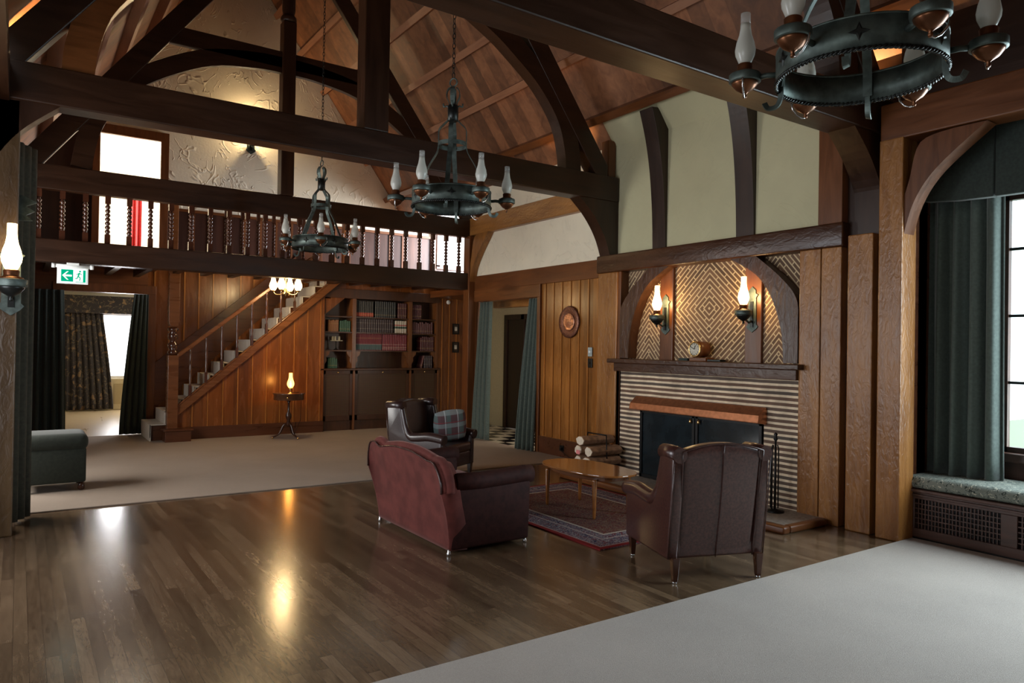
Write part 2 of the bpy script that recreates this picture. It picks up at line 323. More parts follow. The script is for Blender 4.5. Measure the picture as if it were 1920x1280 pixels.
def thing(name, label, cat, loc=(0, 0, 0), rz=0, group=None):
    o = bpy.data.objects.new(name, None); COL.objects.link(o); o.location = loc; o.rotation_euler = (0, 0, rz); o.empty_display_size = .1
    o['label'] = label; o['category'] = cat
    if group: o['group'] = group
    return o
def tag(o, label, cat, group=None):
    o['label'] = label; o['category'] = cat
    if group: o['group'] = group
    return o
def origin(o, loc):                                        # put a mesh's origin at a base point
    L = Vector(loc)
    for v in o.data.vertices: v.co -= L
    o.location = L; return o
def struct(o, label=None):
    o['kind'] = 'structure'
    if label: o['label'] = label
    return o
def sroot(name, loc=(0, 0, 0), label=None):
    o = bpy.data.objects.new(name, None); COL.objects.link(o); o.location = loc; o['kind'] = 'structure'
    if label: o['label'] = label
    return o
def dup(root, loc=None, rz=None, label=None):
    r = root.copy(); COL.objects.link(r)
    if loc is not None: r.location = loc
    if rz is not None: r.rotation_euler = (0, 0, rz)
    if label: r['label'] = label
    def rec(a, b):
        for ch in list(a.children):
            c = ch.copy(); COL.objects.link(c); c.parent = b; rec(ch, c)
    rec(root, r); return r
def interp(pts, n):
    out = []
    for i in range(len(pts)-1):
        p0, p1, p2, p3 = pts[max(i-1, 0)], pts[i], pts[i+1], pts[min(i+2, len(pts)-1)]
        for k in range(n):
            t = k/n; out.append(tuple(.5*((2*b)+(-a+c)*t+(2*a-5*b+4*c-d)*t*t+(-a+3*b-3*c+d)*t**3) for a, b, c, d in zip(p0, p1, p2, p3)))
    out.append(tuple(pts[-1])); return out
CX = 3.36; XW = 6.75; XL = -.45
def deckz(x): return 4.45+1.36*(XW-x) if x > CX else 4.45+1.36*(x+(2*CX-XW)*-1)
def deck(x): return 4.45+1.36*(XW-max(x, 2*CX-x))

# ================================================================== SETTING
struct(B(-4.2, 7.9, -3.2, 8.15, -.12, 0).build('floor', floor_m))
fl2 = struct(B(-1.5, 6.75, 8.15, 14.15, -.12, -.001).build('floor', mid['y']), 'subfloor beneath the far carpet')
struct(B(6.75, 10.4, 7.6, 14.3, -.12, -.004).build('floor', check_m), 'black and cream checked hall floor')
struct(B(-1.5, 6.7, 14.15, 20.6, -.12, -.002).build('floor', lightwood), 'pale oak floor of the far room')
# walls
w = sroot('wall_right', (XW, 7, 0))
B(XW, XW+.15, 3.84, 7.5, 2.6, 4.75).build('plaster', green_cream, w, True)
MB().prism([(XW, 4.44), (XW-.27, 4.44+.367-.012), (XW-.27, 5.2), (XW, 5.2)], 'y', 3.84, 7.4).build('plaster', green_cream, w, True)
B(XW, XW+.15, 7.5, 11.15, 2.85, 4.6).build('plaster', cream, w, True)
B(XW, XW+.15, 7.3, 9.1, 0, 2.66).build('panelling', panel_right, w, True)
B(XW, XW+.15, 9.1, 11.15, 2.47, 2.66).build('door_head', mid['y'], w, True)
B(XW, XW+.15, 10.98, 11.15, 0, 2.47).build('panelling', mid['z'], w, True)
m = MB()
for k in range(8):
    y = 8.92-.205*k; m.box(XW-.012, XW, y-.014, y+.014, .28, 2.64)
m.build('batten', batten, w, True)
B(XW-.025, XW, 7.45, 9.1, 0, .27).build('baseboard', stair_dark, w, True, bevel=.005)
B(XW-.03, XW, 7.45, 11.0, 2.64, 2.9).build('rail_band', mid['y'], w, True, bevel=.006)
B(XW-.04, XW+.16, 9.02, 9.1, 0, 2.44).build('door_casing', mid['z'], w, True, bevel=.005)
B(XW-.04, XW+.16, 9.02, 11.0, 2.44, 2.64).build('door_casing', mid['y'], w, True, bevel=.005)
B(XW-.10, XW+.02, 7.5, 11.1, 3.63, 3.94).build('wall_plate', golden['y'], w, True, bevel=.01)
# window wall, near right
B(XW, XW+.15, 3.3, 3.84, 0, 4.6).build('return', dark['z'], w, True)
B(7.3, 7.45, -3.2, 3.35, 0, .78).build('apron', seat_wood, w, True)
B(7.3, 7.45, -3.2, 3.35, 3.1, 3.7).build('lintel', dark['y'], w, True)
B(7.3, 7.45, 2.86, 3.35, .78, 3.1).build('reveal', dark['z'], w, True)
B(7.3, 7.45, -3.2, -.95, .78, 3.1).build('reveal', dark['z'], w, True)
B(6.5, 7.4, 3.3, 3.42, 0, 3.7).build('reveal', stair_dark, w, True)
B(6.4, 7.45, -3.2, 3.42, 3.62, 3.7).build('soffit', dark['y'], w, True)
B(6.6, XW, -3.2, 3.4, 3.62, 4.6).build('boarding', dark['y'], w, True)
# window
wn = sroot('window_1', (7.36, 1, .78))
m = MB()
for z in (.78, 3.06): m.box(7.33, 7.39, -.95, 2.86, z-.02, z+.045)
for y in (-.95, .3, 1.55, 2.8): m.box(7.33, 7.39, y, y+.055, .78, 3.1)
m.build('frame', seat_wood, wn, True)
m = MB()
for z in (1.4, 2.0, 2.6): m.box(7.345, 7.375, -.95, 2.86, z-.012, z+.012)
for y in (-.52, -.1, .72, 1.15, 1.97, 2.38): m.box(7.345, 7.375, y-.01, y+.01, .78, 3.06)
m.build('glazing_bar', iron_dk, wn, True)
B(7.355, 7.36, -.95, 2.86, .78, 3.06).build('pane', pane_m, wn, True)
B(7.22, 7.34, -3.1, 3.3, .70, .78).build('window_sill', seat_wood, wn, True, bevel=.01)
struct(B(7.7, 40, -30, 13, -1.2, -1.1).build('trim_1', grass_m), 'lawn outside the near window')
# fireplace wall recess
B(6.6, XW+.1, 4.25, 6.95, 1.5, 2.7).build('chimney_back', [dark['z']], w, True)
# left wall
wl = sroot('wall_left', (XL, 5, 0))
for y0, y1 in ((-3.2, -.4), (2.6, 3.5), (3.65, 4.1), (6.9, 8.1), (10.7, 14.15)):
    B(XL-.15 if y0 > 3 else -4.2, XL if y0 > 3 else -4.05, y0, y1, 0, 3.9).build('panelling', panel_right, wl, True)
B(-4.2, -4.05, -.4, 2.6, 0, .9).build('panelling', panel_right, wl, True); B(-4.2, -4.05, -.4, 2.6, 3.0, 3.9).build('panelling', panel_right, wl, True)
B(-4.2, XL, 3.5, 3.65, 0, 3.9).build('return', panel_far, wl, True)
for y0, y1 in ((4.1, 6.9), (8.1, 10.7)):
    B(-1.45, -1.3, y0, y1, 0, .85).build('apron', seat_wood, wl, True); B(-1.45, -1.3, y0, y1, 2.9, 3.9).build('lintel', dark['y'], wl, True)
    B(-1.45, XL, y0-.1, y0, 0, 3.9).build('reveal', dark['z'], wl, True); B(-1.45, XL, y1, y1+.1, 0, 3.9).build('reveal', dark['z'], wl, True)
    B(-1.45, XL, y0, y1, 3.6, 3.7).build('soffit', dark['y'], wl, True)
B(-4.2, XL, -3.2, 3.6, 3.85, 3.95).build('soffit', dark['y'], wl, True)
B(XL-.1, XL+.35, -3.2, 14.15, 3.63, 3.94).build('wall_plate', dark['y'], wl, True)
MB().prism([(XL-.1, 3.9), (XL+.05, 3.9), (XL+.05, 4.4), (XL-.1, 4.4)], 'y', -3.2, 14.15).build('plaster', cream, wl, True)
wf = struct(B(-4.2, 7.5, -3.35, -3.2, 0, 9).build('wall_front', panel_far))
# back wall, with doorway and upstairs doorway
wb = sroot('wall_back', (3, 14.15, 0))
B(-1.2, .55, 14.15, 14.3, 0, 2.47).build('panelling', panel_far, wb, True)
B(1.87, 9, 14.15, 14.3, 0, 2.95).build('panelling', panel_far, wb, True)
B(-1.2, 1.87, 14.15, 14.3, 2.47, 2.95).build('door_head', mid['x'], wb, True)
B(-1.2, 1.04, 14.15, 14.3, 2.95, 5.3).build('panelling', dark['z'], wb, True)
B(2.07, 9, 14.15, 14.3, 2.95, 4.04).build('wainscot', red_panel, wb, True)
B(2.07, 7.55, 14.16, 14.3, 4.04, 5.28).build('plaster', cream, wb, True)
B(-1.2, 7.5, 14.16, 14.3, 5.28, 9.2).build('plaster', cream, wb, True)
m = MB()
for k in range(14): m.box(1.98+.245*k-.012, 1.98+.245*k+.012, 14.138, 14.15, .2, 2.94)
m.build('batten', batten, wb, True)
m = MB()
for k in range(16): m.box(2.3+.3*k-.02, 2.3+.3*k+.02, 14.13, 14.15, 2.95, 4.0)
m.build('wainscot_batten', mid['z'], wb, True)
B(2.07, 7.5, 14.11, 14.16, 4.0, 4.05).build('dado_rail', mid['x'], wb, True)
B(7.55, 9, 14.16, 14.3, 4.04, 4.3).build('plaster', white_bright, wb, True)
B(7.5, 7.6, 14.08, 14.3, 2.95, 4.8).build('window_casing', mid['z'], wb, True)
# landing: bright window at the right end
wn2 = sroot('window_2', (8.1, 14.1, 3.4))
m = MB(); m.box(7.6, 7.68, 14.06, 14.12, 3.4, 4.6); m.box(8.65, 8.73, 14.06, 14.12, 3.4, 4.6); m.box(7.6, 8.73, 14.06, 14.12, 3.35, 3.43); m.build('frame', mid['z'], wn2, True)
B(7.68, 8.65, 14.1, 14.11, 3.43, 4.6).build('pane', emis('overcast_sky_seen_through_pane', (1, 1, 1), 3.2), wn2, True)
# doorway casings
d1 = sroot('door_1', (1.2, 14.1, 0))
m = MB(); m.box(.45, .56, 14.1, 14.15, 0, 2.47); m.box(1.86, 2.0, 14.1, 14.15, 0, 2.47); m.box(.45, 2.0, 14.1, 14.15, 2.47, 2.62); m.build('door_casing', mid['z'], d1, True, bevel=.004)
d2 = sroot('door_2', (1.5, 14.1, 2.95))
m = MB(); m.box(.98, 1.09, 14.08, 14.15, 2.95, 5.2); m.box(2.03, 2.16, 14.08, 14.15, 2.95, 5.2); m.box(.98, 2.16, 14.08, 14.15, 5.2, 5.36); m.build('door_casing', mid['z'], d2, True, bevel=.004)
# far room downstairs
fr = sroot('wall_far_room', (1.2, 19.6, 0))
B(-1.4, 1.6, 19.6, 19.75, 0, 2.9).build('plaster', white_paint, fr, True); B(2.35, 6, 19.6, 19.75, 0, 2.9).build('plaster', white_paint, fr, True)
B(1.6, 2.35, 19.6, 19.75, 0, .78).build('plaster', white_paint, fr, True); B(1.6, 2.35, 19.6, 19.75, 2.3, 2.9).build('plaster', white_paint, fr, True)
B(-1.4, -1.25, 14.3, 19.6, 0, 2.9).build('plaster', white_paint, fr, True); B(5.5, 5.65, 14.3, 19.6, 0, 2.9).build('plaster', white_paint, fr, True)
struct(B(-1.4, 6.7, 14.3, 20.4, 2.8, 2.9).build('ceiling', white_paint), 'cream ceiling of the far room')
wn3 = sroot('window_3', (1.95, 19.6, .8))
m = MB(); m.box(1.6, 1.65, 19.56, 19.64, .78, 2.3); m.box(2.3, 2.35, 19.56, 19.64, .78, 2.3); m.box(1.6, 2.35, 19.56, 19.64, 2.25, 2.3); m.box(1.5, 2.45, 19.5, 19.64, .74, .8); m.build('frame', white_bright, wn3, True)
B(1.65, 2.3, 19.61, 19.615, .8, 2.25).build('pane', emis('overcast_daylight_seen_through_pane', (1, 1, 1), 3.0), wn3, True)
# upstairs room behind the doorway
ur = sroot('wall_upstairs_room', (1.5, 17, 2.95))
B(-.5, 4, 17.0, 17.1, 2.95, 5.6).build('plaster', white_paint, ur, True); B(-.5, -.4, 14.3, 17, 2.95, 5.6).build('plaster', white_paint, ur, True); B(3.6, 3.7, 14.3, 17, 2.95, 5.6).build('plaster', white_paint, ur, True)
B(-.5, 4, 14.3, 17.1, 5.5, 5.6).build('plaster', white_bright, ur, True); B(-.5, 4, 14.3, 17.1, 2.9, 2.95).build('floorboards', mid['y'], ur, True)
# nook and hall
nk = sroot('wall_nook', (7.4, 12, 0))
B(7.11, 8.1, 13.05, 13.2, 0, 2.9).build('panelling', panel_far, nk, True)
MB().prism([(6.83, 11.15), (8.12, 13.12), (8.2, 13.1), (6.9, 11.15)], 'z', 0, 2.95).build('partition', white_paint, nk, True)
m = MB()
for k in range(5): m.box(7.2+.17*k-.01, 7.2+.17*k+.01, 13.038, 13.05, .25, 2.8)
m.build('batten', batten, nk, True)
hl = sroot('wall_hall', (8.3, 11, 0))
B(8.25, 8.4, 12.3, 14.15, 0, 2.9).build('plaster', white_paint, hl, True); B(8.25, 8.4, 7.6, 11.0, 0, 2.9).build('plaster', white_paint, hl, True)
B(8.25, 8.4, 11.0, 12.3, 2.3, 2.9).build('plaster', white_paint, hl, True); B(6.9, 8.4, 7.6, 7.75, 0, 2.9).build('plaster', white_paint, hl, True)
struct(B(6.9, 8.4, 7.6, 14.15, 2.62, 2.75).build('ceiling', mid['y']), 'timber ceiling of the side hall')
B(7.25, 7.4, 9.1, 11.2, 2.36, 2.62).build('lintel_beam', golden['y'], hl, True, bevel=.01)
d3 = sroot('door_3', (8.3, 11.6, 0))
B(8.27, 8.33, 11.0, 12.3, 0, 2.3).build('leaf', dark['z'], d3, True, bevel=.004)
m = MB(); m.box(8.24, 8.27, 11.0, 11.09, 0, 2.3); m.box(8.24, 8.27, 12.21, 12.3, 0, 2.3); m.box(8.24, 8.27, 11.6, 11.7, 0, 2.3); m.box(8.24, 8.27, 11.09, 12.21, 2.2, 2.3); m.build('rail', dark['z'], d3, True)
# roof
ce = sroot('ceiling', (CX, 5, 4.45))
for nm, sgn in (('r', 1), ('l', -1)):
    xe = XW+.15 if sgn > 0 else 2*CX-XW-.15
    z0 = 4.45-1.36*.15; zt = 4.45+1.36*(XW-CX)
    MB().prism([(xe, z0), (CX, zt), (CX, zt+.12), (xe, z0+.12)], 'y', -3.3, 14.3).build('roof_boarding', deck_m, ce, True)
    for k, px in enumerate((6.49, 5.99, 5.53, 5.05, 4.57, 4.1, 3.68)):
        x = px if sgn > 0 else 2*CX-px; zz = 4.45+1.36*(XW-px)
        a = Vector((1, -1.36)).normalized() if sgn > 0 else Vector((-1, -1.36)).normalized(); nn_ = Vector((-1.36, -1)).normalized() if sgn > 0 else Vector((1.36, -1)).normalized()
        p = Vector((x, zz)); q = [p-a*.05, p+a*.05, p+a*.05+nn_*(.13 if k else .17), p-a*.05+nn_*(.13 if k else .17)]
        MB().prism([tuple(v) for v in q], 'y', -3.2, 14.15).build('purlin', (mid['y'] if k == 0 and sgn > 0 else purlin_m), ce, True)
B(CX-.08, CX+.08, -3.2, 14.15, 8.7, 9.0).build('ridge_beam', dark['y'], ce, True)
# rafters at mid bays (thin)
for yy in (1.6, 5.4, 9.25, 13.0):
    pass
# carpets
tag(origin(B(-.44, XW, 8.15, 14.1, 0, .014).build('carpet', carpet_m, bevel=.006), (2.6, 11, 0)), 'beige fitted carpet at the far end, below the gallery and stairs', 'carpet')
tag(origin(B(-3.9, 6.58, -3.1, 3.25, 0, .014).build('carpet', carpet_n, bevel=.006), (1.3, 0, 0)), 'pale grey carpet in the foreground, by the window seat', 'carpet')
# ================================================================== TIMBER TRUSSES
def truss(y0, y1, arch, depth, label, tie=(3.65, 3.98), turned=False, collar=True, braces=True, ends=(XL, XW-.02), cx=CX, T=4.02, left_knee=True):
    CX = cx
    ym = (y0+y1)/2; r = thing('roof_truss', label, 'roof truss', (CX, ym, tie[0]))
    B(ends[0], ends[1], y0, y1, tie[0], tie[1]).build('tie_beam', dark['x'], r, True, bevel=.012)
    kp = MB()
    if turned:
        h = .10
        kp.box(CX-h, CX+h, ym-h, ym+h, tie[1], 6.6)
        kp.lathe([(.10, 0), (.12, .03), (.12, .08), (.085, .12), (.10, .2), (.10, .5), (.085, .6), (.12, .66), (.12, .72), (.09, .78), (.10, .9)], (CX, ym, 6.6), 16); kp.box(CX-h, CX+h, ym-h, ym+h, 7.5, 8.8)
    else: kp.box(CX-.145, CX+.145, y0+.01, y1-.01, tie[1], 8.75)
    kp.build('king_post', dark['z'], r, True, bevel=.012)
    for sg in (1, -1):
        X_ = lambda h: CX+sg*h
        p = [(X_(3.37), T+1.33*.02), (X_(.05), T+1.33*3.34), (X_(.05), T+1.33*3.34-.42), (X_(3.37), T-.40)]
        MB().prism(p, 'y', y0+.02, y1-.02).build('principal_rafter', dark['x'], r, True, bevel=.01)
        inn = interp(arch, 6); out = []
        for i, q in enumerate(inn):
            a = inn[max(i-1, 0)]; b = inn[min(i+1, len(inn)-1)]; d = Vector((b[0]-a[0], b[1]-a[1])).normalized()
            n = Vector((-d.y, d.x)); n = n if n.dot(Vector((1, .6))) > 0 else -n
            out.append((q[0]+n.x*depth, q[1]+n.y*depth))
        if not collar: pass
        MB().strip([(X_(a), b) for a, b in inn], [(X_(a), b) for a, b in out], 'y', y0+.03, y1-.03).build('arch_brace', mid['x'] if label.startswith('middle') and sg < 0 and mid else dark['x'], r, True)  # middle truss: left brace in lighter wood, spotlight glow put into the colour
        if braces and (sg > 0 or left_knee):              # knee brace below the tie
            c = interp([(3.30, 2.72), (3.16, 3.12), (2.95, 3.42), (2.68, 3.66)], 5); o_ = [(3.42, 2.72), (3.42, 3.3), (3.42, 3.66), (3.0, 3.68)]; o_ = interp(o_, 5)
            if sg > 0: f_ = lambda a: a+.19
            else:
                f_ = lambda a: a
                c = interp([(3.50, 2.72), (3.40, 3.05), (3.20, 3.38), (2.90, 3.66)], 5); o_ = interp([(3.62, 2.72), (3.62, 3.2), (3.60, 3.64), (3.2, 3.68)], 5)
            MB().strip([(X_(f_(a)), b) for a, b in c], [(X_(f_(a)), b) for a, b in o_], 'y', y0+.02, y1-.02).build('knee_brace', dark['z'], r, True)
    if collar: B(CX-1.78, CX+1.78, y0+.03, y1-.03, 5.87, 6.13).build('collar_beam', dark['x'], r, True, bevel=.01)
    return r
archA = [(2.66, 3.95), (2.63, 4.22), (2.51, 4.58), (2.21, 4.95), (1.82, 5.25), (1.45, 5.48), (.8, 5.76), (.0, 5.9)]
archB = [(2.60, 3.92), (2.48, 4.5), (2.12, 5.08), (1.24, 5.62), (.5, 5.78), (0, 5.8)]
truss(3.5, 3.8, archA, .3, 'nearest dark roof truss, its tie beam crossing above the fireplace corner', cx=3.17, T=4.10, left_knee=False)
truss(7.28, 7.52, archA, .25, 'middle dark roof truss with plain king post between two chandeliers', cx=3.17, T=4.10)
t3 = truss(11.08, 11.22, archB, .24, 'rear roof truss standing on the gallery rail, with turned king post', tie=(3.6, 3.92), turned=True, braces=False)
# side braces along the right wall at the gallery post and window bay
def wall_brace(yb, sg, x0, x1, mat, label, zb=2.9, zt=3.64, run=.62):
    c = interp([(yb, zb), (yb+sg*.09, zb+.3), (yb+sg*.27, zb+.56), (yb+sg*run, zt)], 5)
    o_ = interp([(yb, zb+.34), (yb+sg*.05, zb+.5), (yb+sg*.14, zt-.06), (yb+sg*run*.62, zt)], 5)
    m = MB().strip(c, o_, 'x', x0, x1)
    return tag(origin(m.build('curved_brace', mat), ((x0+x1)/2, yb, zb)), label, 'brace')
wall_brace(11.02, -1, XW-.13, XW-.01, golden['z'], 'small curved brace from the gallery post to the right wall plate', 2.72, 3.63, .6)
wall_brace(3.26, -1, 6.38, 6.55, mid['z'], 'curved brace between the corner post and the beam over the window seat', 2.66, 3.53, .66)
# posts
def post(x0, x1, y0, y1, z0, z1, mat, label, nm='timber_post'):
    o = B(x0, x1, y0, y1, z0, z1).build(nm, mat, bevel=.01); return tag(origin(o, ((x0+x1)/2, (y0+y1)/2, z0)), label, 'post')
post(6.35, 6.6, 3.25, 3.46, 0, 3.55, golden['z'], 'pale worn corner post beside the window seat')
post(6.37, 6.6, 3.52, 3.76, 0, 2.74, golden['z'], 'square post under the nearest truss brace, second from the window seat')
post(6.50, 6.74, 3.46, 3.86, 0, 3.65, dark['z'], 'dark set-back post in the gap between the fireplace frame and corner post')
post(6.60, XW+.02, 11.0, 11.2, 0, 3.62, mid['z'], 'brown post at the right end of the gallery', )
post(-.42, -.02, 7.3, 7.52, 0, 3.65, wood('olive_brown_post_wood', (.035, .018, .006), (.09, .05, .018), 'z', .4, 9, hewn=12), 'brown post at the left edge carrying the lit oil-lamp sconce')
post(-.10, .12, 11.06, 11.24, 0, 3.62, dark['z'], 'dark post at the left end of the gallery')
tag(origin(B(6.36, 6.62, -3.1, 3.46, 3.54, 3.87).build('bressummer_beam', mid['y'], bevel=.012), (6.5, 0, 3.54)), 'reddish brown beam spanning above the window seat bay', 'beam')
# ================================================================== FIREPLACE
fp = thing('fireplace', 'timber-framed brick fireplace with carved oak mantel and herringbone brick panel', 'fireplace', (6.5, 5.6, 0))
L = lambda m, n, mat, **k: m.build(n, mat, fp, True, **k)
L(B(6.40, 6.74, 6.93, 7.30, 0, 2.65), 'frame_post', golden['z'], bevel=.012)
L(B(6.42, 6.62, 6.88, 6.94, 0, 2.65), 'inner_stile', mid['z'], bevel=.006)
L(B(6.40, 6.6, 4.055, 4.28, 0, 2.65), 'facing_board', golden['z'], bevel=.008)
L(B(6.40, 6.6, 3.84, 4.045, 0, 2.65), 'facing_board', golden['z'], bevel=.008)
L(B(6.38, 6.7, 3.82, 7.32, 2.65, 2.88), 'bressummer', dark_hewn['y'], bevel=.015)
L(B(6.60, 6.74, 7.36, 7.5, 2.9, 4.5), 'upper_post', mid['z'], bevel=.01); L(B(6.40, 6.74, 3.84, 4.09, 2.88, 4.0), 'upper_post', mid['z'], bevel=.01)
for y0, y1 in ((6.4, 6.62), (5.07, 5.31)):
    pr = interp([(6.72, 2.88), (6.70, 3.4), (6.65, 3.9), (6.57, 4.3), (6.47, 4.62), (6.45, 4.67)], 5)+[(6.56, 4.68), (6.78, 4.45), (6.78, 2.88)]
    L(MB().prism(pr, 'y', y0, y1), 'curved_stud', dark['z'], bevel=.006)
# herringbone back and its uprights
L(B(6.56, 6.62, 5.0, 6.09, 1.5, 2.68), 'herringbone_panel', herr_c); L(B(6.56, 6.62, 6.09, 6.9, 1.5, 2.68), 'herringbone_panel', herr_l); L(B(6.56, 6.62, 4.28, 5.0, 1.5, 2.68), 'herringbone_panel', herr_r)
L(B(6.52, 6.6, 6.07, 6.28, 1.5, 2.66), 'upright', mid['z'], bevel=.006); L(B(6.52, 6.6, 4.81, 5.02, 1.5, 2.66), 'upright', mid['z'], bevel=.006)
ci = [(6.72, 1.53), (6.69, 1.85), (6.58, 2.18), (6.38, 2.45), (6.02, 2.66)]; co = [(6.88, 1.53), (6.88, 1.9), (6.86, 2.18), (6.66, 2.42), (6.36, 2.66)]
L(MB().strip(interp(ci, 6), interp(co, 6), 'x', 6.41, 6.56), 'arch_brace', dark_hewn['z'])
mir = lambda P_: [(5.59*2-a, b) for a, b in P_]
L(MB().strip(interp(mir(ci), 6), interp(mir(co), 6), 'x', 6.41, 6.56), 'arch_brace', dark_hewn['z'])
# mantel
L(B(6.30, 6.62, 4.22, 7.0, 1.465, 1.52), 'mantel_shelf', dark_hewn['y'], bevel=.008); L(B(6.36, 6.62, 4.28, 6.93, 1.36, 1.465), 'mantel_frieze', dark_hewn['y'], bevel=.006)
m = MB(); m.box(6.44, 6.74, 6.52, 6.92, 0, 1.36); m.box(6.44, 6.74, 4.28, 4.70, 0, 1.36); m.box(6.44, 6.74, 4.70, 6.52, .92, 1.36); L(m, 'brick_surround', brick_m)
L(B(6.42, 6.46, 6.88, 6.93, 0, 1.36), 'edge_moulding', stair_dark)
m = MB(); m.box(7.1, 7.15, 4.6, 6.6, 0, 1); m.box(6.7, 7.15, 6.52, 6.6, 0, 1); m.box(6.7, 7.15, 4.62, 4.7, 0, 1); m.box(6.7, 7.15, 4.62, 6.6, .92, 1); L(m, 'firebox', soot_m)
MBx = MB()                                                # copper hood: sloping canopy
pf = [(6.28, .90), (6.44, .88), (6.44, 1.06), (6.40, 1.06), (6.30, .98)]
MBx.prism(pf, 'y', 4.66, 6.56); L(MBx, 'copper_hood', hood_copper, bevel=.012)
sc = thing('fire_screen', 'black framed fire screen closing the fireplace opening', 'fire screen', (6.5, 5.6, .06))
m = MB()
for y in (4.72, 5.58, 5.63, 6.47): m.box(6.43, 6.46, y, y+.035, .06, .9)
m.box(6.43, 6.46, 4.72, 6.5, .06, .1); m.box(6.43, 6.46, 4.72, 6.5, .86, .9); m.build('frame', black_iron, sc, True)
B(6.447, 6.455, 4.75, 6.48, .08, .88).build('mesh', mesh_dark, sc, True)
for y in (5.56, 5.68): MB().lathe([(.012, 0), (.02, .01), (.012, .05)], (6.42, y, .80), 8).build('knob', brass, sc, True)
h = thing('hearth', 'low grey stone hearth with timber kerb below the fireplace', 'hearth', (6.05, 5.55, 0))
B(5.78, 6.44, 4.0, 7.1, 0, .055).build('slab', hearth_m, h, True, bevel=.008)
B(5.68, 5.78, 3.92, 7.18, 0, .07).build('kerb', mid['y'], h, True, bevel=.02, seg=3); B(5.78, 6.36, 3.92, 4.0, 0, .07).build('kerb', mid['x'], h, True, bevel=.02, seg=3)
# mantel objects
ck = thing('mantel_clock', 'round brass clock with pale dial and brown drum case on the mantel', 'clock', (6.42, 5.56, 1.52))
MB().tube([(6.35, 5.56, 1.655), (6.42, 5.555, 1.655), (6.50, 5.55, 1.655)], .092, 28).build('drum_case', mid['z'], ck, True)
MB().tube([(6.335, 5.56, 1.655), (6.352, 5.56, 1.655)], .078, 28).build('dial', plain('ivory_dial', (.55, .52, .42), .3), ck, True)
m = MB(); ctr = Vector((6.34, 5.56, 1.655)); nd = Vector((-1, 0, 0)).normalized(); sd = Vector((-nd.y, nd.x, 0)); ring = [ctr+sd*.08*math.cos(2*PI*k/28)+Vector((0, 0, .08*math.sin(2*PI*k/28))) for k in range(28)]
m.tube(ring, .012, 8, closed=True); m.build('bezel', brass, ck, True)
m = MB()
for a, ln in ((70, .045), (150, .06)): m.tube([ctr+nd*.012, ctr+nd*.012+sd*ln*math.cos(R(a))+Vector((0, 0, ln*math.sin(R(a))))], .0035, 4)
for k in range(12):
    a = PI*k/6; p = ctr+nd*.011; m.tube([p+sd*.056*math.cos(a)+Vector((0, 0, .056*math.sin(a))), p+sd*.068*math.cos(a)+Vector((0, 0, .068*math.sin(a)))], .003, 4)
m.build('hands', iron_dk, ck, True)
B(6.36, 6.5, 5.42, 5.66, 1.52, 1.562).build('base', mid['y'], ck, True, bevel=.006)
o = B(6.34, 6.48, 5.67, 5.80, 1.522, 1.552).build('small_book', green_dk, bevel=.004); tag(origin(o, (6.41, 5.73, 1.522)), 'small dark book lying left of the mantel clock', 'book')
o = B(6.36, 6.46, 5.22, 5.40, 1.522, 1.545).build('tray', iron_dk, bevel=.004); tag(origin(o, (6.41, 5.3, 1.522)), 'low dark tray lying right of the mantel clock', 'tray')
# ================================================================== OIL LAMPS
CHIM = [(.026, 0), (.034, .012), (.050, .05), (.053, .075), (.046, .115), (.033, .155), (.027, .19), (.0255, .215)]
CHIMT = [(.0255, .215), (.025, .27)]
CUP = [(0, -.085), (.008, -.085), (.012, -.075), (.008, -.062), (.022, -.052), (.045, -.038), (.066, -.012), (.070, 0)]
COLLAR = [(.066, -.002), (.080, 0), (.082, .004), (.082, .038), (.079, .042), (.062, .044)]
NECK = [(.070, .04), (.058, .052), (.042, .058), (.038, .066), (.041, .09), (.036, .096), (.030, .098)]
def lamp_parts(parent, c, lit=None, k=1.0, cup=True, n=18, fm=None):
    """an oil-lamp font with burner and chimney; local coordinates of parent"""
    sc_ = lambda pr: [(r*k, z*k) for r, z in pr]
    b = MB().lathe(sc_(CUP), c, n).build('oil_font', fm or copper, parent)
    MB().lathe(sc_(COLLAR), c, n).build('collar', iron, b)
    MB().lathe(sc_(NECK), c, n).build('burner', copper, b)
    g = (c[0], c[1], c[2]+.094*k); col = lit or frost_m
    ch = MB().lathe(sc_(CHIM), g, n).build('glass_chimney', col, parent)
    MB().lathe(sc_(CHIMT), g, n).build('clear_rim', lit or clear_m, ch)
    if lit: MB().lathe(sc_([(.0, 0), (.012, .012), (.014, .03), (.006, .06), (0, .085)]), (g[0], g[1], g[2]+.02*k), 8).build('flame', flame_m, ch)
    return b
def scroll(c, d, k=1.0):
    """points of a small hanging scroll below a font, towards direction d"""
    return [(c[0]+d[0]*a*k, c[1]+d[1]*a*k, c[2]+b*k) for a, b in ((0, -.085), (.02, -.09), (.05, -.075), (.08, -.04), (.09, 0.0))]
